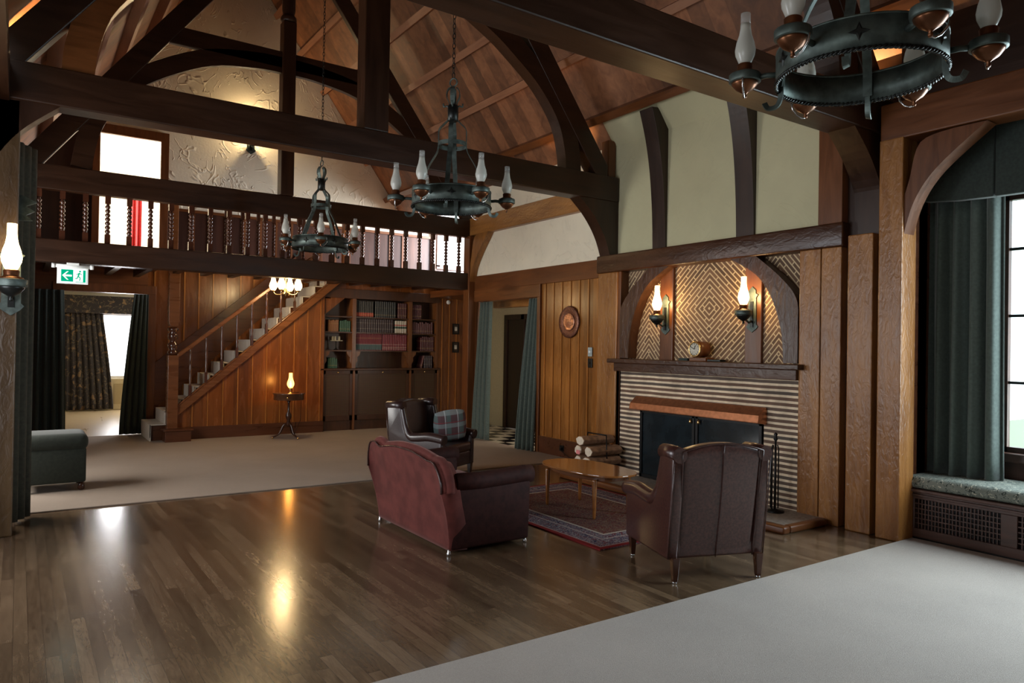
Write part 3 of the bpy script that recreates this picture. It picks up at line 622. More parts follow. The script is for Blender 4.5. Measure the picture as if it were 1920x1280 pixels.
def sconce(name, label, loc, rz, lit=chim_lit, k=1.0, watts=9, group=None, lamp=True, col=(1, .62, .26)):
    """back plate on the wall (local +Y is the wall), lamp standing in front"""
    r = thing(name, label, 'wall lamp', loc, rz, group)
    pl = MB(); pr = [(-.055, -.17), (-.075, -.19), (-.05, -.22), (0, -.255), (.05, -.22), (.075, -.19), (.055, -.17), (.05, .12), (.075, .15), (.045, .165), (.045, .2), (0, .24), (-.045, .2), (-.045, .165), (-.075, .15), (-.05, .12)]
    pl.prism([(a*k, b*k) for a, b in pr], 'y', -.012, .0); pl.build('back_plate', iron, r, bevel=.002)
    MB().box(-.018*k, .018*k, -.022, -.012, -.2*k, .08*k).build('strap', iron_dk, r)
    if lamp:
        MB().tube([(0, -.015, -.13*k), (0, -.06*k, -.15*k), (0, -.12*k, -.12*k), (0, -.15*k, -.09*k)], .011*k, 8).build('bracket_arm', iron, r)
        lamp_parts(r, (0, -.155*k, -.07*k), lit, k*1.12, fm=iron_dk)
        if watts:
            p = point('sconce_glow', (0, -.155*k, .12*k), watts, col, .035); p.parent = r
    return r
s1 = sconce('wall_sconce', 'lit oil-lamp sconce on the left upright above the mantel', (6.52, 6.18, 2.08), R(-90), watts=26)
sconce('wall_sconce', 'lit oil-lamp sconce on the right upright above the mantel', (6.52, 4.92, 2.10), R(-90), watts=26)
sconce('wall_sconce', 'lit oil-lamp sconce on the post at the far left edge', (-.06, 7.29, 2.16), R(0), watts=8, k=1.25)
sconce('wall_sconce', 'metal wall lamp high on the cream gallery wall', (3.59, 14.15, 5.56), R(0), watts=130, k=1.25, col=(1, .72, .4))
# ================================================================== CHANDELIERS
def chandelier(label, loc, rz, chain_top):
    r = thing('chandelier', label, 'chandelier', loc, rz, 'wrought iron ring chandeliers on the centre line of the hall')
    RR = .36
    m = MB(); n = 48                                      # band (z 0 .. .145)
    for (ra, rb) in ((RR, RR+.008),):
        vs = []
        for z in (0, .145):
            for rad in (ra, rb): vs += [(rad*math.cos(2*PI*k/n), rad*math.sin(2*PI*k/n), z) for k in range(n)]
        fs = []
        for k in range(n):
            q = (k+1) % n; fs += [(k, q, 2*n+q, 2*n+k), (n+k, 3*n+k, 3*n+q, n+q), (k, n+k, n+q, q), (2*n+k, 2*n+q, 3*n+q, 3*n+k)]
        m.tri(vs, fs, True)
    band = m.build('ring_band', iron, r)
    rp = []; N = 280; m = MB()
    for ph in (0, PI):
        rp = [((RR+.006+.006*math.cos(56*2*PI*k/N+ph))*math.cos(2*PI*k/N), (RR+.006+.006*math.cos(56*2*PI*k/N+ph))*math.sin(2*PI*k/N), .006*math.sin(56*2*PI*k/N+ph)) for k in range(N)]
        m.tube(rp, .0065, 5, closed=True)
    m.build('rope_moulding', iron_dk, r)
    MB().torus((0, 0, .145), RR+.004, .007, n=40, m=6).build('top_rim', iron, r)
    for k in range(6):                                    # rosettes on the band
        a = 2*PI*(k+.5)/6; m = MB(); c_, s_2 = math.cos(a), math.sin(a)
        for e, (d, zz) in enumerate(((0, .04), (.04, 0), (0, -.04), (-.04, 0))): pass
        q = [(d, z) for d, z in ((0, .042), (.012, .012), (.045, 0), (.012, -.012), (0, -.042), (-.012, -.012), (-.045, 0), (-.012, .012))]
        f0 = [((RR+.009)*c_-d*s_2, (RR+.009)*s_2+d*c_, .075+z) for d, z in q]; f1 = [((RR+.016)*c_-d*s_2*.6, (RR+.016)*s_2+d*c_*.6, .075+z*.6) for d, z in q]
        m.tri(f0+f1, [(i, (i+1) % 8, 8+(i+1) % 8, 8+i) for i in range(8)]+[tuple(range(8, 16))]); m.build('rosette', iron_dk, r)
    for k in range(6):                                    # arms with oil lamps
        a = 2*PI*k/6; d = (math.cos(a), math.sin(a))
        arm = MB().tube([(RR*d[0], RR*d[1], .07), ((RR+.05)*d[0], (RR+.05)*d[1], .075), ((RR+.10)*d[0], (RR+.10)*d[1], .07)], .014, 8).build('arm', iron, r)
        MB().tube(scroll(((RR+.155)*d[0], (RR+.155)*d[1], .055), (-d[1], d[0]), .9), .005, 6).build('scroll', silver, arm)
        lamp_parts(arm, ((RR+.155)*d[0], (RR+.155)*d[1], .055), None, .95)
    for k in range(4):                                    # straps from crown to ring, hooks below
        a = 2*PI*k/4+.4; d = (math.cos(a), math.sin(a)); P_ = lambda rad, z: (rad*d[0], rad*d[1], z)
        path = [P_(.03, 1.12), P_(.055, 1.09), P_(.06, 1.03), P_(.035, .97), P_(.04, .9), P_(.045, .82), P_(.08, .78), P_(.125, .73), P_(.13, .66), P_(.132, .56), P_(.15, .50), P_(.22, .38), P_(.28, .24), P_(.325, .15), P_(.345, .02)]
        MB().tube(interp(path, 4), .02, 4, flat=(1.5, .25)).build('strap', iron, r)
        MB().tube(interp([P_(.35, .05), P_(.352, -.03), P_(.37, -.07), P_(.41, -.075), P_(.43, -.045)], 4), .017, 4, flat=(1.1, .3)).build('hook', iron, r)
        MB().tube(interp([P_(.04, .93), P_(.06, .95), P_(.085, .94), P_(.09, .97)], 4), .008, 5).build('leaf_scroll', iron, r)
    m = MB(); m.torus((0, 0, .57), .132, .006, n=28, m=4); m.torus((0, 0, .60), .132, .006, n=28, m=4)
    vs = []; n = 28
    for z in (.565, .605): vs += [(.134*math.cos(2*PI*k/n), .134*math.sin(2*PI*k/n), z) for k in range(n)]
    m.tri(vs, [(k, (k+1) % n, n+(k+1) % n, n+k) for k in range(n)], True); m.build('upper_ring', iron, r)
    m = MB(); m.lathe([(.03, .80), (.05, .81), (.05, .95), (.03, .96)], (0, 0, 0), 12); m.build('crown', iron_dk, r)
    MB().torus((0, 0, 1.17), .038, .007, 'x', 18, 6).build('top_loop', iron, r)
    m = MB(); z = 1.235; k = 0                            # chain
    while z < chain_top-loc[2]:
        pts = []
        for j in range(10):
            a = 2*PI*j/10; u, w2 = .014*math.cos(a), .03*math.sin(a); pts.append((u, 0, z+w2) if k % 2 else (0, u, z+w2))
        m.tube(pts, .0038, 5, closed=True); z += .046; k += 1
    m.build('chain', iron_dk, r)
    return r
chandelier('middle iron ring chandelier, hanging between the two nearer trusses', (3.30, 5.84, 2.935), R(30), 8.7)
chandelier('farthest iron ring chandelier, hanging in front of the gallery balusters', (CX, 9.54, 2.935), R(11), 8.7)
chandelier('nearest iron ring chandelier, cut off at the top right of the photo', (3.24, 1.87, 2.94), R(0), 8.7)
# ================================================================== GALLERY
gl = thing('gallery', 'long dark timber gallery with turned balusters across the far end', 'balcony', (CX, 11.15, 2.65))
B(-.05, 6.62, 11.04, 11.26, 2.655, 2.95).build('floor_beam', dark['x'], gl, True, bevel=.012)
B(-.4, 6.75, 11.26, 13.0, 2.87, 2.95).build('floor_deck', mid['x'], gl, True)
B(5.1, 6.75, 13.0, 14.1, 2.87, 2.95).build('floor_deck', mid['x'], gl, True); B(-.4, 1.95, 13.0, 14.1, 2.87, 2.95).build('floor_deck', mid['x'], gl, True)
for k in range(15): 
    x = .35+.44*k; B(x-.045, x+.045, 11.26, 14.1 if x < 2.0 else 13.0, 2.76, 2.87).build('joist', dark['y'], gl, True)
struct(B(6.9, 9.2, 11.1, 14.15, 2.9, 2.95).build('floor', mid['x']), 'timber landing floor beyond the gallery')
def baluster(parent, x, y, z0, z1, mat, r=1.0, sq=.032, nb=7):
    h = z1-z0; b = MB(); b.box(x-sq, x+sq, y-sq, y+sq, z0, z0+h*.2); b.box(x-sq, x+sq, y-sq, y+sq, z1-h*.16, z1)
    pr = [(.02*r, h*.2), (.026*r, h*.22)]
    zz = h*.22; st = (h*.60)/nb
    for k in range(nb): pr += [(.017*r, zz+.02*st), (.031*r, zz+st*.3), (.034*r, zz+st*.5), (.031*r, zz+st*.7), (.017*r, zz+st*.97)]; zz += st
    pr.append((.02*r, h*.84)); b.lathe(pr, (x, y, z0), 12)
    return b
for k in range(25):
    x = .18+.262*k
    if x < 6.62 and abs(x-3.36) > .0: baluster(gl, x, 11.15, 2.95, 3.6, None).build('baluster', bal_wood, gl, True)
lr = thing('landing_railing', 'red-brown balustrade around the stairwell behind the gallery', 'railing', (3.5, 13.0, 2.95))
B(2.05, 5.1, 12.96, 13.05, 3.93, 4.03).build('handrail', red_rail, lr, True, bevel=.01); B(2.05, 5.1, 12.97, 13.04, 2.95, 3.02).build('bottom_rail', red_rail, lr, True)
for x in (2.1, 5.06): B(x-.05, x+.05, 12.95, 13.06, 2.95, 4.1).build('newel_post', red_rail, lr, True, bevel=.006)
for k in range(10): baluster(lr, 2.37+.27*k, 13.0, 3.02, 3.93, None, .8, .026, 9).build('baluster', stair_dark, lr, True)
c = MB(); nW = 40
def drape(x0, x1, y0, y1, z0, z1, folds, amp, gather_top=1.0, flare=0.0, nu=90, nv=14, seed=0):
    """hanging cloth from (x0,y0) to (x1,y1); narrower or wider at the foot through flare (metres)"""
    rnd = random.Random(seed); ph = [rnd.uniform(0, 6) for _ in range(4)]; d = Vector((x1-x0, y1-y0)); Ln = d.length; d.normalize(); nrm = Vector((-d.y, d.x))
    def fn(u, v):
        s_ = u*Ln+(flare*(u-.0)*(1-v) if flare else 0); z = z0+(z1-z0)*v
        a = amp*(.55+.45*(1-v))*(math.sin(u*folds*2*PI+ph[0]+.5*math.sin(u*5+ph[1]))+.22*math.sin(u*folds*4.3*PI+ph[2]+v*.8)+.15*math.sin(v*2.2+u*9+ph[3]))
        p = Vector((x0, y0))+d*s_+nrm*a; return (p.x, p.y, z)
    return MB().grid(fn, nu, nv)
# upstairs red curtain
m = drape(1.75, 2.0, 16.2, 16.2, 3.3, 4.9, 3, .03, seed=2); tag(origin(m.build('red_curtain', red_cloth, solid=.01), (1.9, 16.2, 3.3)), 'red curtain seen between gallery balusters in the upstairs doorway', 'curtain')
# small ceiling lamp seen between balusters
# ================================================================== STAIRS
st = thing('staircase', 'straight timber staircase with pale carpet climbing to the gallery', 'staircase', (2.1, 13.0, 0))
m = MB()
for k in range(14):
    x = 1.79+.225*k+.02; z = .27+.2025*k; m.box(x, x+.30 if k < 13 else 5.1, 13.03, 14.1, z-.27 if k == 0 else z-.2, z)
m.build('tread_block', stair_dark, st, True)
m = MB()
for k in range(14):
    x = 1.79+.225*k; z = .27+.2025*k; yf = 13.0 if k > 1 else 13.045 if k == 1 else 12.98; m.box(x-.01, x+.25, yf, 13.95, z, z+.014); m.box(x-.012, x+.006, yf, 13.95, z-.2, z+.012)
m.box(1.78, 1.80, 12.98, 13.95, .015, .28)
m.build('carpet_runner', runner_m, st, True)
def sl(x, off): return .61+.86*(x-2.22)+off
MB().prism([(2.16, sl(2.16, .0)), (5.0, sl(5.0, .0)), (5.0, sl(5.0, -.17)), (2.16, sl(2.16, -.17))], 'y', 12.93, 12.99).build('stringer', stair_rail, st, True, bevel=.008)
MB().prism([(2.16, sl(2.16, .02)), (5.0, sl(5.0, .02)), (5.0, sl(5, -.01)), (2.16, sl(2.16, -.01))], 'y', 12.915, 13.0).build('stringer_cap', stair_rail, st, True, bevel=.008)
MB().prism([(1.9, 1.18), (5.0, 3.8), (5.0, 3.2), (1.9, .35)], 'y', 14.11, 14.145).build('wall_skirting', stair_dark, st, True)
MB().prism([(2.16, 1.36), (5.0, 3.66), (5.0, 3.74), (2.16, 1.44)], 'y', 12.90, 12.97).build('handrail', stair_rail, st, True, bevel=.012)
MB().prism([(2.16, 0), (4.68, 0), (4.68, sl(4.68, -.1)), (2.16, sl(2.16, -.1))], 'y', 12.99, 13.03).build('side_panelling', panel_far, st, True)
B(4.70, 7.11, 13.04, 13.07, 2.70, 2.87).build('side_panelling', panel_far, st, True)
m = MB()
for k in range(10):
    x = 2.42+.243*k
    m.box(x-.009, x+.009, 12.978, 12.99, .22, max(.26, sl(x, -.16)))
m.build('panel_batten', batten, st, True)
B(2.36, 4.68, 12.965, 12.99, 0, .22).build('skirting', stair_dark, st, True, bevel=.005)
nw = B(2.02, 2.18, 12.88, 13.04, 0, 1.42).build('newel_post', stair_rail, st, True, bevel=.006)
MB().lathe([(.06, 1.42), (.085, 1.45), (.085, 1.48), (.055, 1.51), (.082, 1.56), (.082, 1.6), (.05, 1.64), (.05, 1.66), (.08, 1.70), (.082, 1.76), (.055, 1.8), (.085, 1.83), (.085, 1.86), (.06, 1.88)], (2.1, 12.96, 0), 16).build('turned_section', bal_wood, st, True)
MB().prism([(2.04, 1.9), (2.02, 1.98), (2.02, 2.87), (2.18, 2.87), (2.18, 1.98), (2.16, 1.9)], 'y', 12.88, 13.04).build('upper_newel', stair_rail, st, True, bevel=.004)
B(1.97, 2.36, 12.70, 12.98, 0, .19).build('curtail_step', stair_dark, st, True, bevel=.008); B(1.94, 2.39, 12.67, 12.98, .19, .22).build('curtail_cap', stair_dark, st, True, bevel=.008)
for k in range(8):
    x = 2.37+.247*k; z0 = sl(x, .02); z1 = 1.37+.81*(x-2.16)
    b = MB(); b.box(x-.02, x+.02, 12.935-.024, 12.935+.024, z0-.01, z0+.16)
    hh = z1-z0-.14; pr = [(.016, 0), (.02, .02), (.013, .05)]+[(q*1.25, .05+hh*t_) for q, t_ in ((.02, .1), (.013, .16), (.017, .3), (.02, .42), (.013, .47), (.02, .52), (.016, .7), (.012, .8), (.02, .84), (.013, .88), (.016, .97))]
    b.lathe(pr, (x, 12.935, z0+.15), 10); b.build('baluster', bal_wood, st, True)
# ================================================================== BOOKCASE
bc = thing('bookcase', 'dark built-in bookcase with mesh cupboard doors beneath the gallery', 'bookcase', (5.9, 13.1, 0))
Y0, Y1 = 13.05, 13.36
m = MB(); m.box(4.66, 7.12, Y1, Y1+.03, 0, 2.87); m.build('back_panel', book_wood, bc, True)
for x0, x1 in ((4.66, 4.72), (5.25, 5.33), (6.44, 6.52), (7.06, 7.12)): B(x0, x1, Y0, Y1, 1.19 if x0 > 5 and x0 < 7 else 0, 2.56).build('upright', book_edge, bc, True, bevel=.004)
B(4.66, 7.12, Y0-.03, Y1, 2.52, 2.70).build('fascia', book_wood, bc, True, bevel=.006)
MB().prism([(4.70, 2.20), (4.70, 2.55), (5.12, 2.55)], 'y', Y0-.02, Y0+.02).build('corner_board', panel_far, bc, True)
COLS = ((4.72, 5.25), (5.33, 6.44), (6.52, 7.06))
for x0, x1 in COLS:
    for z in (2.18, 1.885, 1.535): B(x0, x1, Y0+.01, Y1, z-.025, z).build('shelf', book_wood, bc, True)
    for sx, s0 in ((1, x0), (-1, x1)):
        MB().prism([(s0, 1.51), (s0+sx*.10, 1.51), (s0+sx*.085, 1.45), (s0+sx*.03, 1.40), (s0+sx*.04, 1.33), (s0, 1.26)], 'y', Y0+.01, Y0+.035).build('shelf_bracket', book_edge, bc, True)
B(4.62, 7.14, Y0-.06, Y1, 1.15, 1.19).build('counter', book_wood, bc, True, bevel=.008)
B(4.66, 7.12, Y0+.02, Y1, 0, .2).build('plinth', book_wood, bc, True)
grille = lattice('woven_brass_grille', 0, (.10, .05, .022), (.008, .005, .003), .024, .62)
for i, (x0, x1) in enumerate(((4.68, 5.27), (5.31, 6.46), (6.50, 7.10))):
    m = MB(); m.box(x0, x0+.06, Y0-.02, Y0+.02, .2, 1.15); m.box(x1-.06, x1, Y0-.02, Y0+.02, .2, 1.15); m.box(x0, x1, Y0-.02, Y0+.02, 1.08, 1.15); m.box(x0, x1, Y0-.02, Y0+.02, .2, .3)
    dr = m.build('cupboard_door', book_wood, bc, True, bevel=.003)
    B(x0+.05, x1-.05, Y0-.004, Y0+.004, .29, 1.09).build('grille', grille, dr, True)
    MB().lathe([(.014, 0), (.018, .01), (.012, .03)], ((x0+x1)/2, Y0-.03, 1.10), 8).build('knob', brass, dr, True)
for x in (4.67, 5.29, 6.48, 7.11): B(x-.02, x+.02, Y0-.04, Y0, 0, 1.15).build('pilaster', book_edge, bc, True, bevel=.004)
# books
BK = {}
def bookmat(n, c, band=None):
    t = NT(n); z = t.sep()[2]
    if band:
        col = (c[0], c[1], c[2])
        for lo, hi, cc in band:
            mk = t.math('MULTIPLY', t.math('GREATER_THAN', z, lo), t.math('LESS_THAN', z, hi)); col = t.mix(mk, col, cc)
        return t.fin(col, .5)
    return t.fin(c, .5)
G = (.42, .28, .1)
mats_b = dict(dark=bookmat('dark_book_cloth', (.018, .02, .02), [(.05, .055, G), (.19, .195, (.1, .08, .04))]),
    darkred=bookmat('dark_red_book_cloth', (.075, .012, .012), [(.05, .056, G), (.2, .206, G)]),
    orange=bookmat('black_book_with_orange_label', (.02, .02, .018), [(.012, .085, (.42, .06, .03)), (.045, .05, G)]),
    brown=bookmat('brown_leather_book', (.038, .02, .022), [(.07, .075, (.3, .26, .2)), (.18, .185, (.25, .22, .18))]),
    redteal=bookmat('red_book_with_teal_foot', (.17, .02, .028), [(.012, .12, (.07, .12, .12)), (.115, .121, (.5, .45, .38)), (.235, .24, G)]),
    red=bookmat('red_book_gold_tooled', (.19, .02, .03), [(.03, .036, (.6, .5, .4)), (.06, .07, (.5, .4, .3)), (.115, .121, (.55, .45, .35))]),
    white=bookmat('white_book_with_green_and_red_label', (.55, .5, .4), [(.09, .13, (.03, .06, .04)), (.145, .165, (.4, .06, .05))]),
    green=bookmat('green_book_cloth', (.03, .09, .055), [(.05, .055, G)]), tan=bookmat('tan_book_cloth', (.25, .12, .06), [(.15, .155, G)]), maroon=bookmat('maroon_book_cloth', (.10, .03, .03), [(.05, .055, G)]))
proto = {}
def book(kind, w, h, d, x, z, label, group, lean=0):
    key = (kind, round(w, 3), round(h, 3))
    if key not in proto:
        m = MB(); m.prism([(-w/2, d), (-w/2, .006), (-w/4, -.003), (w/4, -.003), (w/2, .006), (w/2, d)], 'z', 0, h)
        o = m.build('book', mats_b[kind], bevel=.0); proto[key] = o
    else:
        o = proto[key].copy(); COL.objects.link(o)
    o.location = (x, Y0+.05, z); o.rotation_euler = (0, lean, 0); o['label'] = label; o['category'] = 'book'; o['group'] = group
def row(x0, x1, z, kind, h, w, label, group, jit=0.0):
    x = x0+w/2
    while x+w/2 <= x1+.002:
        book(kind, w, h if not jit else h*(1-jit*random.choice((0, .5, 1))), .2, x, z, label, group); x += w+.0015
row(5.34, 5.73, 2.18, 'orange', .305, .035, 'black book with orange label, top shelf of the middle bay', 'orange-labelled books on the top shelf')
row(5.74, 6.22, 2.18, 'dark', .315, .043, 'tall dark book in the middle of the top shelf', 'tall dark books on the top shelf')
row(6.225, 6.42, 2.18, 'darkred', .30, .037, 'dark red book at the right end of the middle top shelf', 'dark red books on the top shelf')
row(6.54, 6.76, 2.18, 'darkred', .285, .034, 'dark red book on the top shelf of the right bay', 'dark red books in the right bay')
row(5.34, 6.16, 1.885, 'brown', .26, .045, 'brown leather book on the second shelf of the middle bay', 'brown leather books on the second shelf')
row(6.17, 6.43, 1.885, 'white', .245, .049, 'white book with dark labels on the second shelf', 'white books on the second shelf')
row(6.54, 7.05, 1.885, 'maroon', .235, .042, 'maroon book on the second shelf of the right bay', 'maroon books on the second shelf, right bay', .12)
row(5.34, 5.90, 1.535, 'redteal', .325, .029, 'red book with teal foot on the third shelf', 'red and teal books on the third shelf')
row(5.905, 6.43, 1.535, 'red', .32, .036, 'tall red gold-tooled book on the third shelf', 'red gold-tooled books on the third shelf')
row(6.74, 7.05, 1.535, 'darkred', .29, .037, 'dark red book on the third shelf of the right bay', 'dark red books on the third shelf, right bay', .08)
row(4.80, 5.02, 1.885, 'tan', .22, .027, 'tan book on the second shelf of the left bay', 'tan books in the left bay', .1)
row(5.025, 5.24, 1.885, 'green', .225, .034, 'green book on the second shelf of the left bay', 'green books in the left bay', .08)
row(6.83, 7.05, 1.19, 'brown', .25, .036, 'brown book standing on the counter of the right bay', 'brown books on the right counter')
book('maroon', .035, .25, .2, 6.765, 1.192, 'leaning maroon book on the counter of the right bay', 'leaning book on the right counter', R(14))
row(4.80, 5.02, 1.19, 'green', .20, .036, 'green book on the counter of the left bay', 'green books on the left counter', .1)
o = thing('model_ship_stand', 'small pale ornament on a stem, third shelf of the left bay', 'ornament', (4.98, 13.18, 1.535))
MB().lathe([(.05, 0), (.045, .01), (.012, .03), (.01, .16), (.02, .17)], (0, 0, 0), 12).build('stem', iron_dk, o)
m = MB(); m.box(-.12, .12, -.03, .03, .17, .185)
for x in (-.07, -.02, .06): m.box(x-.015, x+.015, -.02, .02, .185, .26)
m.build('figures', plain('pale_stone', (.4, .38, .28), .7), o)
# ================================================================== SMALL WALL THINGS
for z, lb in ((2.0, 'upper of two small dark-framed pictures right of the bookcase'), (1.62, 'lower of two small dark-framed pictures right of the bookcase')):
    p = thing('picture_frame', lb, 'picture', (7.52, 13.04, z-.11))
    m = MB(); w2, h2 = .075, .11
    for a, b, c_, d_ in ((-w2, w2, h2*2-.025, h2*2), (-w2, w2, 0, .025), (-w2, -w2+.025, .025, h2*2-.025), (w2-.025, w2, .025, h2*2-.025)): m.box(a, b, -.02, .005, c_, d_)
    m.build('frame', black_iron, p); B(-w2+.02, w2-.02, -.008, .003, .02, h2*2-.02).build('mount', plain('dark_mount_'+str(z)[:3].replace('.', '_'), (.05, .03, .02), .6), p)
    B(-.03, .03, -.012, -.008, .07, .155).build('print', plain('pale_engraving', (.55, .52, .45), .7, scale=60, var=.4), p)
wp = thing('wall_plate_ornament', 'round embossed copper plate hanging on the plank wall', 'wall plate', (XW-.01, 8.31, 2.03))
def ylathe(prof, n=36): return MB().lathe(prof, (0, 0, 0), n)
for nm, prof, mt in (('rim', [(.235, 0), (.24, .012), (.225, .03), (.16, .02), (.135, .012), (.0, .012)], plain('embossed_dark_copper', (.2, .09, .06), .4, .7, bump=.9, scale=55, var=.5)), ('boss', [(.135, .012), (.128, .028), (.11, .02), (.06, .03), (.0, .034)], plain('embossed_bright_copper', (.5, .26, .17), .3, .85, bump=1, scale=38, var=.45))):
    o = ylathe(prof).build(nm, mt, wp); o.rotation_euler = (0, -PI/2, 0)
th = thing('wall_switch', 'pale thermostat plate on the plank wall by the fireplace post', 'switch', (XW-.012, 7.83, 1.53))
B(-.012, .0, -.045, .045, 0, .13).build('plate', plain('pale_blue_plastic', (.35, .42, .42), .35), th, bevel=.004); B(-.018, -.012, -.02, .02, .05, .08).build('dial', sign_case, th)
th = thing('wall_switch', 'dark switch plate directly below the thermostat', 'switch', (XW-.012, 7.83, 1.37))
B(-.012, .0, -.045, .045, 0, .13).build('plate', iron_dk, th, bevel=.004); B(-.02, -.012, -.008, .008, .05, .085).build('toggle', black_iron, th)
so = thing('wall_socket', 'small black socket with plug on the baseboard', 'socket', (XW-.025, 8.44, .10))
B(-.01, 0, -.06, .04, 0, .09).build('plate', black_iron, so, bevel=.003); B(-.045, -.01, -.04, 0, .02, .06).build('plug', black_iron, so, bevel=.004); MB().tube([(-.045, -.02, .04), (-.06, -.06, .02), (-.03, -.2, -.06), (-.02, -.4, -.085)], .005, 6).build('cord', black_iron, so)
sm = thing('smoke_detector', 'small pale detector high on the plank wall right of the bookcase', 'detector', (7.33, 13.04, 2.55))
o = MB().lathe([(.045, 0), (.045, .02), (.03, .035), (0, .038)], (0, 0, 0), 16).build('case', sign_case, sm); o.rotation_euler = (PI/2, 0, 0)
ex = thing('exit_sign', 'lit green and white emergency exit sign with arrow under the gallery beam', 'sign', (.565, 10.98, 2.65))
B(-.07, .07, -.02, .02, -.03, 0).build('bracket', sign_case, ex, bevel=.004)
o = MB().tube([(-.215, 0, -.045), (.215, 0, -.045)], .024, 14).build('tube_housing', sign_case, ex)
for s_ in (-1, 1): MB().tube([(s_*.195, 0, -.045), (s_*.235, 0, -.045)], .03, 14).build('end_cap', sign_case, ex)
B(-.175, .175, -.012, .012, -.275, -.05).build('panel', sign_case, ex, bevel=.004)
B(-.155, .155, -.0155, -.012, -.255, -.075).build('face', sign_white, ex)
m = MB(); m.box(-.13, .005, -.017, -.0155, -.245, -.09); m.box(.115, .145, -.017, -.0155, -.245, -.1); m.box(.115, .145, -.017, -.0155, -.245, -.09); m.box(.03, .145, -.017, -.0155, -.25, -.243); m.build('green_field', sign_green, ex)
m = MB(); m.prism([(-.12, -.167), (-.065, -.112), (-.045, -.112), (-.085, -.155), (-.01, -.155), (-.01, -.18), (-.085, -.18), (-.045, -.223), (-.065, -.223)], 'y', -.0185, -.017); m.build('arrow', emis('lit_white_arrow', (.9, 1, .95), 1.1), ex)
m = MB()
def bar(m, a, b, w): 
    d = Vector((b[0]-a[0], b[1]-a[1])).normalized(); n = Vector((-d.y, d.x))*w/2
    m.prism([(a[0]+n.x, a[1]+n.y), (b[0]+n.x, b[1]+n.y), (b[0]-n.x, b[1]-n.y), (a[0]-n.x, a[1]-n.y)], 'y', -.0175, -.0155)
bar(m, (.075, -.125), (.06, -.17), .017); bar(m, (.06, -.17), (.085, -.195), .012); bar(m, (.085, -.195), (.075, -.23), .010); bar(m, (.06, -.17), (.045, -.205), .012); bar(m, (.045, -.205), (.025, -.2), .009)
bar(m, (.073, -.13), (.1, -.15), .009); bar(m, (.07, -.132), (.04, -.15), .009); m.prism([(.08+.012*math.cos(a), -.108+.012*math.sin(a)) for a in [PI*k/5 for k in range(10)]], 'y', -.0175, -.0155); m.build('running_figure', sign_green, ex)
# pendant lamp below the gallery
pd = thing('pendant_lamp', 'lit three-armed brass pendant with oil-lamp glasses by the stairs', 'lamp', (3.68, 12.1, 2.87))
MB().lathe([(.06, -.02), (.05, -.05), (.012, -.06), (.012, -.30), (.03, -.33), (.02, -.38), (.008, -.42), (0, -.44)], (0, 0, 0), 14).build('stem', brass, pd)
for k in range(4):
    a = PI/2*k+.95; d = (math.cos(a), math.sin(a))
    ar = MB().tube(interp([(0, 0, -.34), (.08*d[0], .08*d[1], -.40), (.17*d[0], .17*d[1], -.40), (.21*d[0], .21*d[1], -.35)], 5), .006, 6).build('arm', brass, pd)
    MB().lathe([(.01, -.36), (.035, -.345), (.03, -.33)], (.21*d[0], .21*d[1], 0), 12).build('cup', brass, ar)
    g = MB().lathe([(r*1.25, z*1.0-.335) for r, z in CHIM+CHIMT], (.21*d[0], .21*d[1], 0), 16).build('glass_chimney', chim_lit, pd)
    MB().lathe([(0, -.32), (.014, -.30), (.012, -.27), (0, -.24)], (.21*d[0], .21*d[1], 0), 8).build('flame', flame_m, g)
p = point('pendant_glow', (0, 0, -.22), 60, (1, .70, .34), .12); p.parent = pd
# spotlights on the wall plates
for lx, ly, lz, ax_, lb_, wt in ((-.02, 7.75, 3.94, (.12, -.25, 1), 'small spotlight on the left wall plate, lighting the roof boards', 14), (6.62, 7.95, 3.94, (-.25, .15, 1), 'small spotlight on the right wall plate behind the middle truss', 10), (6.56, 3.95, 4.0, (.0, -.45, 1), 'small spotlight on the post above the fireplace corner', 10)):
    u = thing('spotlight', lb_, 'lamp', (lx, ly, lz)); d = Vector(ax_).normalized()
    B(-.04, .04, -.04, .04, 0, .02).build('base', black_iron, u, bevel=.003)
    hd = MB().tube([Vector((0, 0, .04)), Vector((0, 0, .05))+d*.07], .035, 16).build('head', black_iron, u)
    MB().tube([Vector((0, 0, .05))+d*.07, Vector((0, 0, .05))+d*.074], .032, 16).build('lens', emis('warm_lens_%d' % int(ly*10), (1, .8, .5), 12), hd)
    l = bpy.data.lights.new('spot', 'SPOT'); l.energy = wt*6; l.color = (1, .62, .25); l.spot_size = R(95); l.spot_blend = .6; l.shadow_soft_size = .03
    so_ = bpy.data.objects.new('spot', l); COL.objects.link(so_); so_.parent = u; so_.location = Vector((0, 0, .05))+d*.09; so_.rotation_euler = d.to_track_quat('-Z', 'Y').to_euler()
# ================================================================== CURTAINS
def curtain(label, m, mat, base, solid=.012):
    o = m.build('curtain', mat, solid=solid); return tag(origin(o, base), label, 'curtain')
curtain('long green velvet curtain hanging beside the window above the seat', drape(6.97, 6.97, 3.40, 2.70, .565, 3.05, 5.2, .075, nu=140, seed=4), green_velvet, (6.97, 3.0, .565))
va = thing('pelmet', 'deep dark green fabric pelmet above the window seat curtain', 'pelmet', (6.9, 1, 3.0))
MB().prism([(3.28, 3.03), (3.0, 3.0), (2.71, 2.99), (2.71, 3.62), (3.28, 3.62)], 'x', 6.78, 6.86).build('panel', green_dk, va, True, bevel=.01)
MB().prism([(2.70, 2.99), (2.0, 2.98), (2.0, 3.62), (2.70, 3.62)], 'x', 6.78, 6.86).build('panel', green_dk, va, True, bevel=.01)
MB().prism([(1.99, 2.98), (-3, 2.98), (-3, 3.62), (1.99, 3.62)], 'x', 6.78, 6.86).build('panel', green_dk, va, True, bevel=.01)
